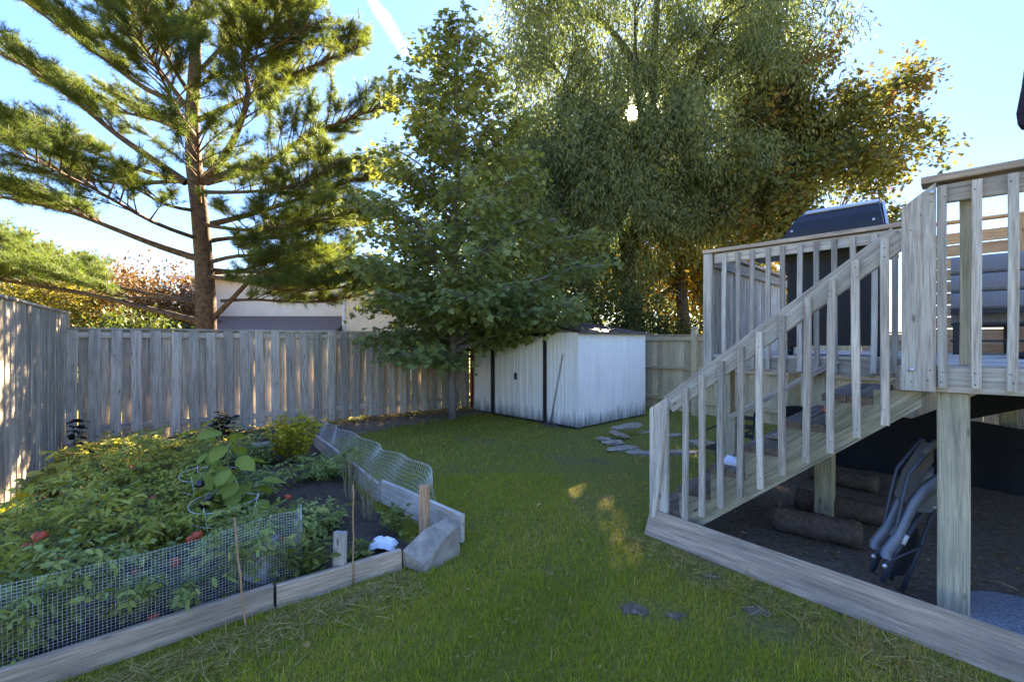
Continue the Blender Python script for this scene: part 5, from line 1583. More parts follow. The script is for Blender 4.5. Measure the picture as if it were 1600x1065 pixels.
# red fruit seen in the photograph, given the depth of the plant they hang on
def fruit(px, py, Y, r_):
    r_ *= 0.9; p = at(px, py, Y - (.22 if Y > 3.2 else .10 if Y > 2.9 else -.12)); return (p.x, p.y, max(p.z, 0.05 + r_), r_)
PLANTS = [
    dict(zip(('x', 'y', 'h', 'w', 'lab', 'seed', 'mat', 'fruits', 'stems', 'dens'), (-2.42, 2.30, .42, .36, 'tomato plant pressed against the left end of the wire mesh', 101, 'leaf_tomato_dk', [fruit(240, 985, 2.45, .035)]))),
    dict(zip(('x', 'y', 'h', 'w', 'lab', 'seed', 'mat', 'fruits', 'stems', 'dens'), (-2.02, 2.70, .38, .36, 'tomato plant with red fruit low behind the wire mesh', 102, 'leaf_tomato_dk', [fruit(268, 978, 2.66, .04), fruit(322, 940, 2.8, .033), fruit(272, 878, 2.95, .042)]))),
    dict(zip(('x', 'y', 'h', 'w', 'lab', 'seed', 'mat', 'fruits', 'stems', 'dens'), (-1.72, 3.02, .36, .32, 'dark tomato plant behind the mesh beside the bamboo cane', 103, 'leaf_tomato_dk', [fruit(327, 933, 2.95, .03)]))),
    dict(zip(('x', 'y', 'h', 'w', 'lab', 'seed', 'mat', 'fruits', 'stems', 'dens'), (-2.95, 2.80, .48, .42, 'tomato plant with two large ripe fruit near the side fence', 104, 'leaf_tomato', [fruit(47, 855, 2.86, .05), fruit(62, 838, 2.92, .048), fruit(98, 874, 2.75, .04)]))),
    dict(zip(('x', 'y', 'h', 'w', 'lab', 'seed', 'mat', 'fruits', 'stems', 'dens'), (-2.55, 3.25, .42, .42, 'sprawling tomato plant in the middle of the bed front', 105, 'leaf_tomato', [fruit(215, 893, 2.95, .03)]))),
    dict(zip(('x', 'y', 'h', 'w', 'lab', 'seed', 'mat', 'fruits', 'stems', 'dens'), (-2.18, 3.50, .40, .36, 'tomato plant with orange fruit inside the near wire cage', 106, 'leaf_tomato', [fruit(308, 836, 3.35, .042), fruit(298, 842, 3.32, .034)]))),
    dict(zip(('x', 'y', 'h', 'w', 'lab', 'seed', 'mat', 'fruits', 'stems', 'dens'), (-3.35, 3.45, .50, .45, 'bushy tomato plant touching the side fence', 107, 'leaf_tomato'))),
    dict(zip(('x', 'y', 'h', 'w', 'lab', 'seed', 'mat', 'fruits', 'stems', 'dens'), (-2.95, 3.95, .46, .45, 'tomato plant with a split leaf canopy in the bed centre', 108, 'leaf_tomato', [fruit(92, 800, 3.7, .035)]))),
    dict(zip(('x', 'y', 'h', 'w', 'lab', 'seed', 'mat', 'fruits', 'stems', 'dens'), (-2.55, 4.30, .40, .36, 'sparse tomato plant inside the far wire cage', 109, 'leaf_tomato_dk', [fruit(238, 778, 4.0, .03)], 7, .8))),
    dict(zip(('x', 'y', 'h', 'w', 'lab', 'seed', 'mat', 'fruits', 'stems', 'dens'), (-3.75, 4.15, .50, .45, 'pale tomato plant along the middle of the side fence', 110, 'leaf_tomato'))),
    dict(zip(('x', 'y', 'h', 'w', 'lab', 'seed', 'mat', 'fruits', 'stems', 'dens'), (-3.40, 4.75, .46, .42, 'yellowing tomato plant at the bed centre', 111, 'leaf_tomato', [fruit(148, 786, 4.3, .03)]))),
    dict(zip(('x', 'y', 'h', 'w', 'lab', 'seed', 'mat', 'fruits', 'stems', 'dens'), (-4.25, 4.95, .44, .45, 'tomato plant near the far end of the side fence', 112, 'leaf_tomato'))),
    dict(zip(('x', 'y', 'h', 'w', 'lab', 'seed', 'mat', 'fruits', 'stems', 'dens'), (-3.85, 5.45, .42, .42, 'tomato plant with red fruit towards the back fence', 113, 'leaf_tomato', [fruit(200, 731, 5.0, .045), fruit(152, 714, 5.3, .035)]))),
    dict(zip(('x', 'y', 'h', 'w', 'lab', 'seed', 'mat', 'fruits', 'stems', 'dens'), (-4.85, 5.85, .38, .42, 'low tomato plant in the fence corner', 114, 'leaf_tomato', [], 7))),
    dict(zip(('x', 'y', 'h', 'w', 'lab', 'seed', 'mat', 'fruits', 'stems', 'dens'), (-3.25, 5.75, .34, .36, 'low tomato plant in front of the back bed board', 115, 'leaf_tomato_dk', [], 6))),
    dict(zip(('x', 'y', 'h', 'w', 'lab', 'seed', 'mat', 'fruits', 'stems', 'dens'), (-2.15, 5.15, .24, .36, 'stunted tomato plant with one orange fruit on open soil', 116, 'leaf_tomato_dk', [fruit(449, 779, 4.75, .042)], 6))),
    dict(zip(('x', 'y', 'h', 'w', 'lab', 'seed', 'mat', 'fruits', 'stems', 'dens'), (-1.66, 3.75, .20, .28, 'small tomato plant with a red fruit behind the mesh end', 117, 'leaf_tomato_dk', [fruit(434, 843, 3.45, .045)], 5))),
]
for P_ in PLANTS:
    for f_ in P_.get('fruits', ()):
        v = Vector(f_[:3]); FRUITS.extend(np.array(v + ((VIEW - v).normalized() + ZV * .25) * q_) for q_ in (.05, .13, .22, .31))
for P_ in PLANTS: tomato_plant(**P_)

# aubergine plant: each big leaf a piece of its own
def aubergine():
    r = random.Random(8)
    b = Vector((-2.20, 3.72, 0.06))
    t = thing('aubergine_plant', b, 'tall aubergine plant with broad leaves and dark hanging fruit', 'aubergine plant')
    sm = MB()
    tops = [(308, 672), (340, 655), (372, 678), (295, 730), (408, 752), (400, 785), (330, 705), (355, 735), (382, 720), (315, 770), (360, 790)]
    leaves = []
    for px, py in tops:
        e = at(px, py, 3.6 + r.uniform(-.15, .2))
        cp = curve(b, e, 6, -0.05, 0.02, r)
        sm.tube(cp, [.012, .010, .008, .007, .005, .003], 5, False)
        for k in range(5):
            q = interp(cp, .45 + .55 * k / 4)
            az = r.uniform(0, 6.28)
            leaves.append((q, Vector((math.cos(az), math.sin(az) - .25, r.uniform(-.45, .15))), r.uniform(.13, .22)))
    sm.build('stems', M['stem'], t, True)
    me = bpy.data.meshes.new('leaf')
    vs, fs = [], []
    out = [(0, 0.0), (.12, .17), (.30, .30), (.45, .27), (.58, .31), (.78, .18), (1.0, 0.0)]
    for (u, v) in out: vs.append((u, 0, -.25 * u * u + .02))
    for (u, v) in out: vs.append((u, v, -.25 * u * u + .05 + .10 * v + .02 * math.sin(u * 14)))
    for (u, v) in out: vs.append((u, -v, -.25 * u * u + .05 + .10 * v - .02 * math.sin(u * 14)))
    n = len(out)
    for i in range(n - 1):
        fs += [(i, i + 1, n + i + 1, n + i), (i + 1, i, 2 * n + i, 2 * n + i + 1)]
    me.from_pydata(vs, [], fs)
    at_ = me.attributes.new('tone', 'FLOAT', 'POINT'); at_.data.foreach_set('value', [min(1, max(0, .5 + .4 * math.sin(3 * v[0] + 5 * v[1]))) for v in vs])
    me.materials.append(M['leaf_egg'])
    me.polygons.foreach_set('use_smooth', [True] * len(me.polygons))
    for q, d, s in leaves:
        d = d.normalized(); nrm = (Vector((r.gauss(0, .3), r.gauss(0, .3) - .2, 1)))
        y = nrm.cross(d).normalized(); z = d.cross(y)
        Mx = Matrix((d * s, y * s, z * s)).transposed().to_4x4(); Mx.translation = q
        put(bpy.data.objects.new('leaf', me), Mx, t)
    for (px, py, dx, dz, ln, rad) in ((323, 783, -.6, -.75, .135, .032), (312, 755, -.1, -1, .06, .034)):
        c = at(px, py, 3.42); ax = Vector((dx, -.1, dz)).normalized()
        mb = MB(); pts = [c + ax * (ln * (k / 8 - .5)) for k in range(9)]
        mb.tube(pts, [rad * x for x in (.35, .72, .85, .92, 1.0, 1.02, .98, .8, .35)], 12)
        f = mb.build('fruit', M['aubergine'], t, True)
        s0 = interp([pts[0], pts[1]], 0)
        mb = MB(); mb.tube([s0 + ax * .012, s0 - ax * .03, s0 - ax * .07 + Vector((.02, .12, .05))], [rad * .7, .008, .004], 7); mb.build('calyx', M['stem'], f, True)
aubergine()

def cage(x, y, r0, h, lab, mat):
    b = Vector((x, y, 0.04))
    t = thing('plant_cage', b, lab, 'plant cage', 'wire plant cages')
    for k, z in enumerate((h * .45, h * .75, h)):
        rr = r0 * (.65 + .35 * z / h)
        mb = MB(); mb.tube([b + Vector((rr * math.cos(a), rr * math.sin(a), z + .012 * math.sin(a * 2 + k))) for a in np.linspace(0, 2 * math.pi, 33)], 0.0017, 5, False); mb.build('ring', M[mat], t, True)
    for k in range(3):
        a = k * 2.094 + .5
        mb = MB(); mb.tube([b + Vector((r0 * .5 * math.cos(a), r0 * .5 * math.sin(a), -.02)), b + Vector((r0 * math.cos(a), r0 * math.sin(a), h + .03))], 0.0017, 5); mb.build('upright', M[mat], t, True)
cage(-2.12, 3.36, .22, .42, 'wire plant cage ring around the orange tomatoes by the bamboo cane', 'wire')
cage(-2.62, 3.95, .22, .46, 'wire plant cage ring left of the aubergine', 'wire')
cage(-2.22, 3.85, .18, .92, 'tall green wire plant cage around the aubergine', 'greenwire')

def herb(name, x, y, h, w, n, lab, cat, mat, seed, leaf=.055, upright=.8, tm=OVAL, per=16, z0=.05, stem='stem'):
    r = random.Random(seed)
    b = Vector((x, y, z0))
    t = thing(name, b, lab, cat)
    sm = MB(); cen, ax, nor, sz, tone = [], [], [], [], []
    for i in range(n):
        az = i * 2.4; ln = w * math.sqrt((i + .5) / n) * r.uniform(.7, 1.1)
        e = b + Vector((math.cos(az) * ln, math.sin(az) * ln, h * r.uniform(.65, 1.0) * (1 - .25 * ln / w)))
        s = b + Vector((math.cos(az) * ln * .3, math.sin(az) * ln * .3, -.01))
        cp = curve(s, e, 5, -.03, .015, r)
        sm.tube(cp, [.005, .0045, .004, .003, .002], 4, False)
        bt = r.random()
        for k in range(per):
            q = interp(cp, .2 + .8 * (k + r.random()) / per)
            a2 = r.uniform(0, 6.28)
            cen.append(q); ax.append((math.cos(a2), math.sin(a2), r.uniform(-.3, upright))); nor.append((r.gauss(0, .4), r.gauss(0, .4), 1)); sz.append(leaf * r.uniform(.6, 1.25)); tone.append(min(1, max(0, .5 * bt + .5 * r.random())))
    sm.build('stems', M[stem], t, True)
    leaf_mesh('foliage', [list(c) for c in cen], ax, nor, sz, tm, M[mat], t, tone, .2)
    return t
herb('herb_plant', -2.80, 5.85, .78, .36, 44, 'bright yellow-green herb bush at the back of the bed', 'herb', 'leaf_basil', 201, .075, .9, OVAL, 20)
herb('herb_plant', -1.40, 3.06, .30, .22, 16, 'leafy flower seedling beside the end of the wire mesh', 'plant', 'leaf_weed', 202, .09, .6, [(0, 0), (.3, .16), (.6, .15), (1, 0), (.6, -.15), (.3, -.16)], 16)
herb('herb_plant', -1.10, 3.28, .17, .16, 8, 'small pale weed at the foot of the grey stake', 'plant', 'leaf_weed', 203, .05, .6, OVAL, 12)
herb('dill_plant', -1.28, 4.05, .72, .12, 10, 'wispy dry dill stalks behind the thin bamboo cane', 'plant', 'dill', 204, .05, 1.2, NEEDLE, 60, .05, 'drystem')
herb('dill_plant', -1.62, 4.55, .62, .13, 9, 'wispy seeding herb stalks against the chicken wire', 'plant', 'dill', 205, .05, 1.2, NEEDLE, 55, .05, 'drystem')
herb('dill_plant', -2.10, 5.6, .45, .14, 8, 'short straw-coloured stalks beside the yellow herb bush', 'plant', 'dill', 206, .05, 1.0, NEEDLE, 45, .05, 'drystem')
herb('herb_plant', -0.98, 3.85, .26, .18, 8, 'young weed growing along the wide bed board', 'plant', 'leaf_weed', 209, .06, .7, OVAL, 12)
herb('purple_plant', -4.72, 7.42, .52, .17, 11, 'black-purple leafy plant against the middle of the back fence', 'plant', 'leaf_purple', 207, .10, .5, OVAL, 13)
herb('purple_plant', -6.25, 6.55, .62, .10, 5, 'small black-purple plant in the corner of the two grey fences', 'plant', 'leaf_purple', 208, .13, .3, OVAL, 7)
herb('herb_plant', -4.55, 4.55, .42, .30, 14, 'dark broad-leaved plant against the side fence', 'plant', 'leaf_tomato_dk', 210, .11, .5, OVAL, 10)
# loose stones by the side fence
def rock(name, c, sx, sy, sz, seed, mat, lab, rot=0.0, tilt=0.0, group=None):
    g = np.random.default_rng(seed)
    mb = MB(); n, m = 12, 5
    for i in range(m + 1):
        f = -1 + 2 * i / m
        for k in range(n):
            a = 2 * math.pi * k / n
            rr = (1 - abs(f) ** 3.5) ** .5 if abs(f) < 1 else .55
            rr = max(rr, .6) * g.uniform(.66, 1.16)
            v = Vector((math.cos(a) * sx * rr, math.sin(a) * sy * rr, f * sz + g.uniform(-.12, .12) * sz))
            v = Matrix.Rotation(rot, 3, 'Z') @ (Matrix.Rotation(tilt, 3, 'Y') @ v)
            mb.v.append(tuple(Vector(c) + v + ZV * sz * .92))
    for i in range(m):
        for k in range(n):
            mb.f.append((i * n + k, i * n + (k + 1) % n, (i + 1) * n + (k + 1) % n, (i + 1) * n + k))
    mb.f.append(tuple(range(n))[::-1]); mb.f.append(tuple(m * n + k for k in range(n)))
    o = mb.build(name, mat); return tag(o, lab, 'stone', group)
rock('stone', (-4.35, 5.3, .03), .24, .16, .10, 1, M['stone'], 'grey stone among the tomato leaves near the fence corner')
rock('stone', (-4.1, 4.35, .03), .26, .15, .10, 2, M['stone'], 'long grey stone at the foot of the side fence')
# flat stones on the lawn by the shed corner
for i, (px, py, sx, sy, sz, lab, z, tilt) in enumerate((
        (958, 690, .20, .13, .05, 'low flat stone at the left of the stone heap by the shed', 0, .0),
        (968, 682, .20, .09, .045, 'tilted flat stone propped in the stone heap by the shed', .06, .3),
        (945, 686, .15, .09, .04, 'small grey stone in the stone heap by the shed', 0.02, .15),
        (982, 676, .30, .13, .05, 'broad cracked slab on top of the stone heap by the shed', .13, -.12),
        (975, 700, .27, .13, .05, 'tan flat stone in front of the stone heap by the shed', 0, 0),
        (1012, 706, .30, .13, .035, 'pale flat stone in the grass between stone heap and stairs', 0, 0),
        (1060, 704, .30, .14, .035, 'pale flat stone in the grass behind the first baluster', 0, 0),
        (1050, 678, .24, .10, .04, 'grey flat stone behind the lower end of the handrail', 0, 0),
        (1095, 690, .22, .12, .05, 'grey stone behind the stairs beside the black chair', 0, 0),
        (1012, 672, .20, .07, .03, 'thin pale stone lying towards the tan fence', 0, 0))):
    c = gnd(px, py + 4, 0)
    rock('flat_stone', (c.x, c.y, z - .018), sx * 1.0, sy * .8, sz * .9, 300 + i, M['stone'], lab, .3 * math.sin(i * 2.1), tilt, 'flat stones near the shed')
# ------------------------------------------------------------------ under the deck
def roll(px0, py0, px1, py1, rad, lab, seed):
    a, b = gnd(px0, py0, 0.02), gnd(px1, py1, 0.02)
    a.z = b.z = rad + 0.022
    r = random.Random(seed); g = np.random.default_rng(seed)
    t = thing('carpet_roll', ((a + b) / 2).to_2d().to_3d(), lab, 'carpet roll', 'rolls under the deck')
    mb = MB()
    pts = [a.lerp(b, k / 12) for k in range(13)]
    mb.tube(pts, [rad * (1 + r.uniform(-.05, .03)) for _ in pts], 18)
    V = np.array(mb.v); V += g.normal(size=V.shape) * .004; V[:, 2] = np.maximum(V[:, 2], .012); mb.v = [tuple(v) for v in V]
    o = mb.build('roll', M['carpet'], t, True)
    d = (b - a).normalized()
    s = d.cross(ZV)
    for e, q in ((-1, a), (1, b)):
        m2 = MB()
        m2.tube([q + d * e * .004 + (s * math.cos(w) + ZV * math.sin(w)) * (rad * .85 * (1 - w / 22)) for w in np.linspace(0, 18, 60)], 0.004, 4)
        m2.build('spiral_edge', M['tread'], t)
roll(1208, 826, 1345, 858, .105, 'front brown carpet roll lying under the stairs', 1)
roll(1245, 795, 1390, 826, .10, 'rear brown carpet roll lying under the stairs', 2)
roll(1268, 748, 1370, 772, .09, 'reddish-brown carpet roll lying against the black skirt', 3)
c = Vector((2.55, 2.20, 0.0))
mb = MB(); n = 28
cc = gnd(1590, 985, 0.03); cc.z = 0.02
prof = [(0.34, 0.0), (0.36, .012), (0.355, .04), (0.335, .052), (0.0, .05)]
mb.lathe(cc + Vector((.10, .0, 0)), prof[:-1] + [(0.01, .052)], 40)
o = mb.build('paving_slab', M['gravelgrey'], None, False); tag(o, 'round speckled grey paving slab beside the deck post', 'slab')
def litter():
    g = np.random.default_rng(77); N = 2600
    P_ = np.array(UNDER); lo, hi = P_.min(0), P_.max(0)
    x, y = g.uniform(lo[0], hi[0], N * 3), g.uniform(lo[1], hi[1], N * 3)
    d = poly_dist(P_, x, y); k = (d > .12) & (g.random(N * 3) < np.where(np.hypot(x - 1.9, y - 4.1) < .8, 1.0, .45)); x, y = x[k][:N], y[k][:N]; n = len(x)
    o = leaf_mesh('fallen_leaves', np.c_[x, y, .033 + g.uniform(0, .012, n)], g.normal(size=(n, 3)) * [1, 1, .15], g.normal(size=(n, 3)) * .3 + [0, 0, 1], g.uniform(.018, .05, n), DIAMOND, M['leaf_dead'], None, np.clip(g.random(n) ** 2.2, 0, 1))
    tag(o, 'scattered dead leaves and bark bits on the soil under the deck', 'leaves', None, 'stuff')
    N = 1800
    s = g.uniform(2.5, 8.4, N); q = np.abs(g.normal(size=N)) * .35 + .05
    p = np.array(FC)[None] + s[:, None] * np.array(BD)[None] + q[:, None] * np.array(BNrm)[None]
    x, y = p[:, 0], p[:, 1]
    keep = ~((poly_dist(np.array(BED), x, y) > 0))
    x, y = x[keep], y[keep]; n = len(x)
    o = leaf_mesh('fallen_leaves', np.c_[x, y, .045 + g.uniform(0, .012, n)], g.normal(size=(n, 3)) * [1, 1, .2], g.normal(size=(n, 3)) * .35 + [0, 0, 1], g.uniform(.03, .075, n), MAPLE, M['leaf_dead'], None, g.random(n))
    tag(o, 'drift of fallen leaves along the foot of the back fence', 'leaves', None, 'stuff')
litter()

# folding camp chair leaning on the post
def folding_chair():
    def C(px, py, d=0.0):
        """point on the folded chair: its plane stands square to the line of sight beside the post"""
        p = at(px, py, 2.86); return p + Vector((0.25, .97, 0)) * d
    b = C(1400, 915); 
    t = thing('folding_chair', (b.x, b.y, 0.02), 'folded grey camp chair leaning against the deck post', 'chair')
    for d in (0.0, 0.13):
        mb = MB(); mb.tube([C(1378, 908, d), C(1392, 862, d), C(1410, 780, d), C(1420, 740, d), C(1445, 710, d), C(1462, 692, d)], .0115, 8); mb.build('back_frame', M['chairtube'], t, True)
        mb = MB(); mb.tube([C(1412, 925, d + .02), C(1442, 855, d + .02), C(1462, 800, d + .02), C(1474, 765, d + .02)], .0125, 8); mb.build('leg', M['chairtube'], t, True)
        mb = MB(); mb.tube([C(1383, 912, d + .03), C(1405, 865, d + .03), C(1432, 825, d + .03), C(1450, 795, d + .03)], .014, 8); mb.build('leg', M['chairtube'], t, True)
        mb = MB(); mb.tube([C(1377, 878, d - .02), C(1442, 851, d - .01)], .006, 6); mb.build('link', M['chairtube'], t, True)
        # moulded arm: a bowed channel
        up = [(1376, 868), (1378, 856), (1396, 834), (1412, 800), (1422, 780), (1440, 758), (1462, 742), (1476, 736)]
        lo = [(1388, 872), (1390, 862), (1404, 845), (1419, 812), (1429, 794), (1446, 775), (1463, 764), (1474, 752)]
        mb = MB(); n = len(up)
        for (u, l) in zip(up, lo):
            a, c_ = C(*u, d - .03), C(*l, d - .03)
            mb.v += [tuple(a), tuple(c_), tuple(C(*l, d + .012)), tuple(C(*u, d + .012))]
        for i in range(n - 1):
            for k in range(4):
                mb.f.append((i * 4 + k, i * 4 + (k + 1) % 4, (i + 1) * 4 + (k + 1) % 4, (i + 1) * 4 + k))
        mb.f += [(0, 1, 2, 3), tuple(4 * (n - 1) + k for k in (3, 2, 1, 0))]
        arm = mb.build('armrest', M['chairarm'], t, True)
        mb = MB(); mb.prism([C(1436, 778, d - .012), C(1462, 765, d - .012), C(1466, 788, d - .012), C(1452, 800, d - .012), C(1432, 798, d - .012)], Vector((0.25, .97, 0)) * .016); mb.build('bracket', M['chairarm'], arm)
        for (px, py, r_, mt) in ((1477, 758, .028, 'whiteplastic'), (1454, 789, .008, 'steel'), (1377, 879, .014, 'steel')):
            mb = MB(); p = C(px, py, d - .035)
            mb.lathe(p, [(r_ * .35, -.006), (r_, -.003), (r_, .006), (r_ * .5, .012)], 14, Matrix.Rotation(R(90), 3, 'X')); mb.build('hub', M[mt], arm, True)
        mb = MB(); mb.tube([C(1413, 852, d + .03), C(1420, 838, d + .03)], .019, 10); mb.build('sleeve', M['whiteplastic'], t, True)
    mb = MB(); mb.prism([C(1412, 782, .02), C(1425, 742, .02), C(1448, 708, .02), C(1462, 695, .02), C(1462, 722, .02), C(1440, 752, .02), C(1422, 790, .02)], Vector((0.25, .97, 0)) * .09); mb.build('sling', M['chairsling'], t)
    mb = MB(); mb.tube([C(1444, 709, .0), C(1463, 690, 0)], .019, 10); mb.build('foam_grip', M['chairsling'], t, True)
    mb = MB(); mb.prism([C(1392, 905, .05), C(1412, 868, .05), C(1440, 830, .05), C(1448, 850, .05), C(1420, 905, .05)], Vector((0.25, .97, 0)) * .05); mb.build('seat', M['black'], t)
    mb = MB(); mb.lathe(C(1506, 722, .12), [(.010, -.006), (.026, -.003), (.026, .006), (.012, .012)], 14, Matrix.Rotation(R(90), 3, 'X') ); mb.build('hub', M['whiteplastic'], t, True)
    mb = MB(); mb.tube([C(1462, 692, .0), C(1486, 712, .14), C(1506, 722, .13)], .009, 6); mb.build('cross_tube', M['chairtube'], t, True)
folding_chair()
# black metal chair behind the stairs
def metal_chair():
    b = DP(-1.75, 1.75, 0)
    t = thing('metal_chair', b, 'black metal garden chair standing on the lawn behind the stairs', 'chair')
    X_, Y_ = DU, DV
    for sx in (-.2, .2):
        mb = MB(); mb.tube([b + X_ * sx + Y_ * .18, b + X_ * sx + Y_ * .16 + ZV * .42, b + X_ * sx + Y_ * .24 + ZV * .82], .011, 7); mb.build('leg', M['black'], t, True)
        mb = MB(); mb.tube([b + X_ * sx - Y_ * .2, b + X_ * sx - Y_ * .17 + ZV * .62, b + X_ * sx + Y_ * .18 + ZV * .63], .011, 7); mb.build('leg', M['black'], t, True)
    for k in range(6):
        y = -.18 + k * .07
        mb = MB(); mb.bar(b + X_ * -.2 + Y_ * y + ZV * .42, b + X_ * .2 + Y_ * y + ZV * .42, .045, .01); mb.build('seat_slat', M['black'], t)
    for k in range(3):
        z = .55 + k * .1
        mb = MB(); mb.bar(b + X_ * -.2 + Y_ * (.18 + .06 * (z - .42) / .4) + ZV * z, b + X_ * .2 + Y_ * (.18 + .06 * (z - .42) / .4) + ZV * z, .01, .05); mb.build('back_slat', M['black'], t)
metal_chair()
# odds and ends on the treads
tz = lambda k: DZ - .2145 * k + 0.002
for i, (s, q, k, sx, sy) in enumerate(((-.86, .55, 3, .11, .06), (-.90, .40, 3, .08, .05))):
    p = DP(s, q, tz(k)); rock('flat_stone', p, sx, sy, .02, 500 + i, M['stone'], ('flat grey stone resting on the middle tread', 'smaller flat stone on the middle tread')[i], .4, 0)
p = DP(-1.17, .22, tz(4)); mb = MB()
mb.prism([p + DU * -.07 + DV * -.05, p + DU * .07 + DV * -.06, p + DU * .02 + DV * .05 + ZV * .02, p + DU * -.06 + DV * .04 + ZV * .035], ZV * .022)
o = mb.build('paper_wad', M['whiteplastic']); tag(o, 'crumpled white paper lying on a lower tread', 'paper')
p = DP(-.62, .80, tz(2)); t = thing('hand_trowel', p, 'orange hand trowel left on an upper tread', 'trowel')
mb = MB(); mb.tube([p + ZV * .02, p + DV * .12 + ZV * .03], [.018, .014], 8); mb.build('grip', M['orange'], t, True)
mb = MB(); mb.prism([p + DU * -.04 + ZV * .004, p + DU * .05 + ZV * .004, p + DU * .03 - DV * .13 + ZV * .004, p - DU * .02 - DV * .13 + ZV * .004], ZV * .03); mb.build('blade', M['orange'], t)
# thin stick on the soil
p, q = gnd(1532, 903, .03), gnd(1592, 922, .03)
mb = MB(); mb.tube([p, p.lerp(q, .6) + Vector((.01, .015, .01)), q], [.004, .0045, .003], 6); o = mb.build('stick', M['bamboo'], None, True); tag(o, 'thin bent stick on the soil beside the deck post', 'stick')

# ------------------------------------------------------------------ lawn
def lawn():
    g = np.random.default_rng(99)
    shedP = np.array([(SK + S1 * a + S2 * b).to_2d()[:] for a, b in ((-.02, -.02), (3.1, -.02), (3.1, 2.4), (-.02, 2.4))])
    def scatter(n, y0, y1):
        Y = np.sqrt(g.uniform(y0 * y0, y1 * y1, n)); X = Y * g.uniform(-1.2, 1.2, n)
        return X, Y
    xs, ys, hs = [], [], []
    for n, y0, y1 in ((150000, 1.75, 3.2), (190000, 3.2, 5.6), (150000, 5.6, 12.5)):
        X, Y = scatter(n, y0, y1); xs.append(X); ys.append(Y)
    X, Y = np.concatenate(xs), np.concatenate(ys)
    keep = (poly_dist(np.array(BED), X, Y) < -0.01) & (poly_dist(np.array(UNDER), X, Y) < -0.0) & (poly_dist(shedP, X, Y) < 0)
    keep &= ((X + 6.83) * BNrm.x + (Y - 6.95) * BNrm.y > 0.05) & ((X - 4.06) * RN.x + (Y - 10.15) * RN.y > 0.1)
    def keep_xy(x, y):
        return (poly_dist(np.array(BED), x, y) < -0.03) & (poly_dist(np.array(UNDER), x, y) < -0.05) & (poly_dist(shedP, x, y) < -.03) & ((x + 6.83) * BNrm.x + (y - 6.95) * BNrm.y > 0.1) & ((x - 4.06) * RN.x + (y - 10.15) * RN.y > 0.15)
    # wear: bare patches, thin by the plank and along the fences
    def fld(s, ph):
        return (np.sin(X * s * 1.3 + ph) * np.cos(Y * s + ph * 1.7) + np.sin((X + Y) * s * .71 + ph * 2.3) + .6 * np.sin((X * 2.3 - Y * 1.7) * s + ph))
    bare = fld(2.3, 1.1) + fld(5.1, .3) * .5
    wn_ = np.array([0.79, 0.61]); dpl = (X - 1.19) * (-1.65) / 2.09 + (Y - 3.85) * (-1.28) / 2.09      # distance out from the edging plank
    near_plank = np.exp(-np.clip(dpl, 0, 9) / .28) * (X > .6)
    spots = np.zeros_like(X)
    for px, py, rx in ((990, 953, .13), (1050, 960, .09), (1180, 955, .13), (1100, 905, .14), (1140, 880, .15), (1210, 985, .2), (870, 665, .25), (780, 655, .3)):
        c = gnd(px, py); spots = np.maximum(spots, np.exp(-(((X - c.x) / rx) ** 2 + ((Y - c.y) / (rx * .8)) ** 2)))
    thin = np.clip((bare - 1.15) * .35, 0, .6) + near_plank * .75 + spots * .98
    keep &= g.random(len(X)) > np.clip(thin, 0, .97)
    X, Y, bare, npk = X[keep], Y[keep], bare[keep], (near_plank + spots)[keep]
    n = len(X)
    tuft = fld_t = (np.sin(X * 11 + 2) * np.cos(Y * 9.3) + np.sin(X * 23 - Y * 17)) * .25
    L = (0.018 + 0.017 * g.random(n) + .011 * tuft + .008 * (g.random(n) < .03) * 3) * np.where(Y > 6, 1.15, 1.0)
    az = g.uniform(0, 2 * np.pi, n)
    tilt = np.abs(g.normal(size=n)) * .75 + .2
    d = np.c_[np.cos(az) * np.sin(tilt), np.sin(az) * np.sin(tilt), np.cos(tilt)]
    nr = np.c_[-np.sin(az), np.cos(az), np.zeros(n)]
    nr = np.cross(nr, d)
    ww = np.where(Y < 3.2, .055, np.where(Y < 5.6, .075, .14))
    big = .5 + .22 * np.clip(bare, -2, 2) * .35
    tone = np.clip(g.normal(size=n) * .2 + .45 + .24 * np.sin(X * 1.9 + 1) * np.cos(Y * 1.4) + .05 + .12 * np.sin(X * 4.3 - Y * 3.1) + .12 * tuft + .05 * bare + npk * .28, 0, 1)
    tone = np.where(g.random(n) < .10, 1.0, tone)
    # blade outline scaled in width per distance zone
    for lo, hi, w in ((0, 3.2, .06), (3.2, 5.6, .085), (5.6, 99, .15)):
        k = (Y >= lo) & (Y < hi)
        o = leaf_mesh('lawn_grass', np.c_[X[k], Y[k], np.zeros(k.sum())], d[k], nr[k], L[k] * 1.25, [(0, -w * .5), (.6, -w * .42), (1, 0), (.6, w * .42), (0, w * .5)], M['grass'], None, tone[k], 0.0)
        tag(o, {0: 'short green grass of the nearer lawn', 3.2: 'short green grass in the middle of the lawn', 5.6: 'short green grass of the lawn towards the shed'}[lo], 'grass', None, 'stuff')
    # clover and a few dropped leaves over the lawn
    N = 9000
    x, y = scatter(N, 1.8, 9.5)
    k = keep_xy(x, y) & (np.sin(x * 3.3 + 1) * np.cos(y * 2.7) + .6 * np.sin(x * 7.1 - y * 6.3) + g.normal(size=N) * .25 > .55); x, y = x[k], y[k]; n = len(x)
    az = g.uniform(0, 6.28, n)
    o = leaf_mesh('clover', np.c_[x, y, g.uniform(.018, .04, n)], np.c_[np.cos(az), np.sin(az), g.uniform(-.1, .3, n)], g.normal(size=(n, 3)) * .35 + [0, 0, 1], g.uniform(.014, .03, n), OVAL, M['leaf_weed'], None, g.uniform(.4, 1, n), .1)
    tag(o, 'patches of clover and broad-leaved weeds in the lawn', 'clover', None, 'stuff')
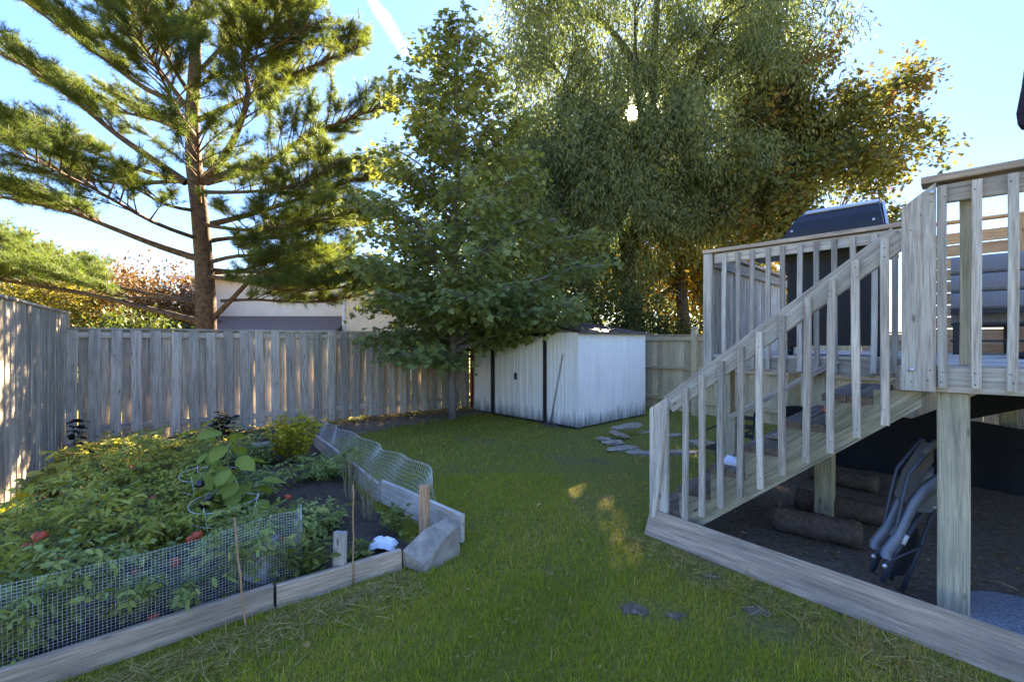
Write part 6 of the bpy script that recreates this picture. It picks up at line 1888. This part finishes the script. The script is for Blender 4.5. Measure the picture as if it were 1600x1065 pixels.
    x, y = scatter(420, 1.8, 9.5); k = keep_xy(x, y); x, y = x[k], y[k]; n = len(x)
    o = leaf_mesh('fallen_leaves', np.c_[x, y, g.uniform(.022, .04, n)], g.normal(size=(n, 3)) * [1, 1, .2], g.normal(size=(n, 3)) * .4 + [0, 0, 1], g.uniform(.02, .05, n), MAPLE, M['leaf_dead'], None, g.random(n))
    tag(o, 'few dry leaves dropped on the open lawn', 'leaves', None, 'stuff')
    # dry cut straw along the front bed board and the edging plank
    N = 9000
    u = g.random(N); s = np.abs(g.normal(size=N)) * .17
    A, B = np.array([-2.5, 1.75]), np.array([-.75, 3.2])
    p1 = A + u[:, None] * (B - A) + s[:, None] * np.array([.64, -.77])
    A, B = np.array([1.0, 3.9]), np.array([2.4, 2.0])
    p2 = A + u[:, None] * (B - A) + (np.abs(g.normal(size=N)) * .16 + .03)[:, None] * np.array([-.79, -.61])
    p = np.vstack([p1[:3000], p2[:1500]]); n = len(p)
    az = g.uniform(0, 6.28, n)
    d = np.c_[np.cos(az), np.sin(az), g.uniform(-.05, .35, n)]
    o = leaf_mesh('dry_grass', np.c_[p, g.uniform(.006, .035, n)], d, g.normal(size=(n, 3)) * .5 + [0, 0, 1], g.uniform(.04, .11, n), [(0, -.02), (1, -.008), (1, .008), (0, .02)], M['straw'], None, g.random(n))
    tag(o, 'dry cut grass strewn along the bed board and edging plank', 'grass', None, 'stuff')
    # weeds over the open soil of the bed
    N = 26000
    P_ = np.array(BED)
    x, y = g.uniform(-6.5, -.6, N), g.uniform(1.9, 8.5, N)
    clump = np.sin(x * 3.1 + y * 2.2) + np.sin(x * 7.7 - y * 5.1) * .7
    k = (poly_dist(P_, x, y) > .05) & (clump + g.normal(size=N) * .5 > np.where((x > -2.9) & (y > 3.6), .55, -.2)); x, y = x[k], y[k]; n = len(x)
    az = g.uniform(0, 6.28, n)
    o = leaf_mesh('low_weeds', np.c_[x, y, .075 + np.abs(g.normal(size=n)) * .05], np.c_[np.cos(az), np.sin(az), g.uniform(-.1, .6, n)], g.normal(size=(n, 3)) * .4 + [0, 0, 1], g.uniform(.025, .06, n), OVAL, M['leaf_weed'], None, g.random(n), .2)
    tag(o, 'low weeds covering the soil of the vegetable bed', 'weeds', None, 'stuff')
lawn()
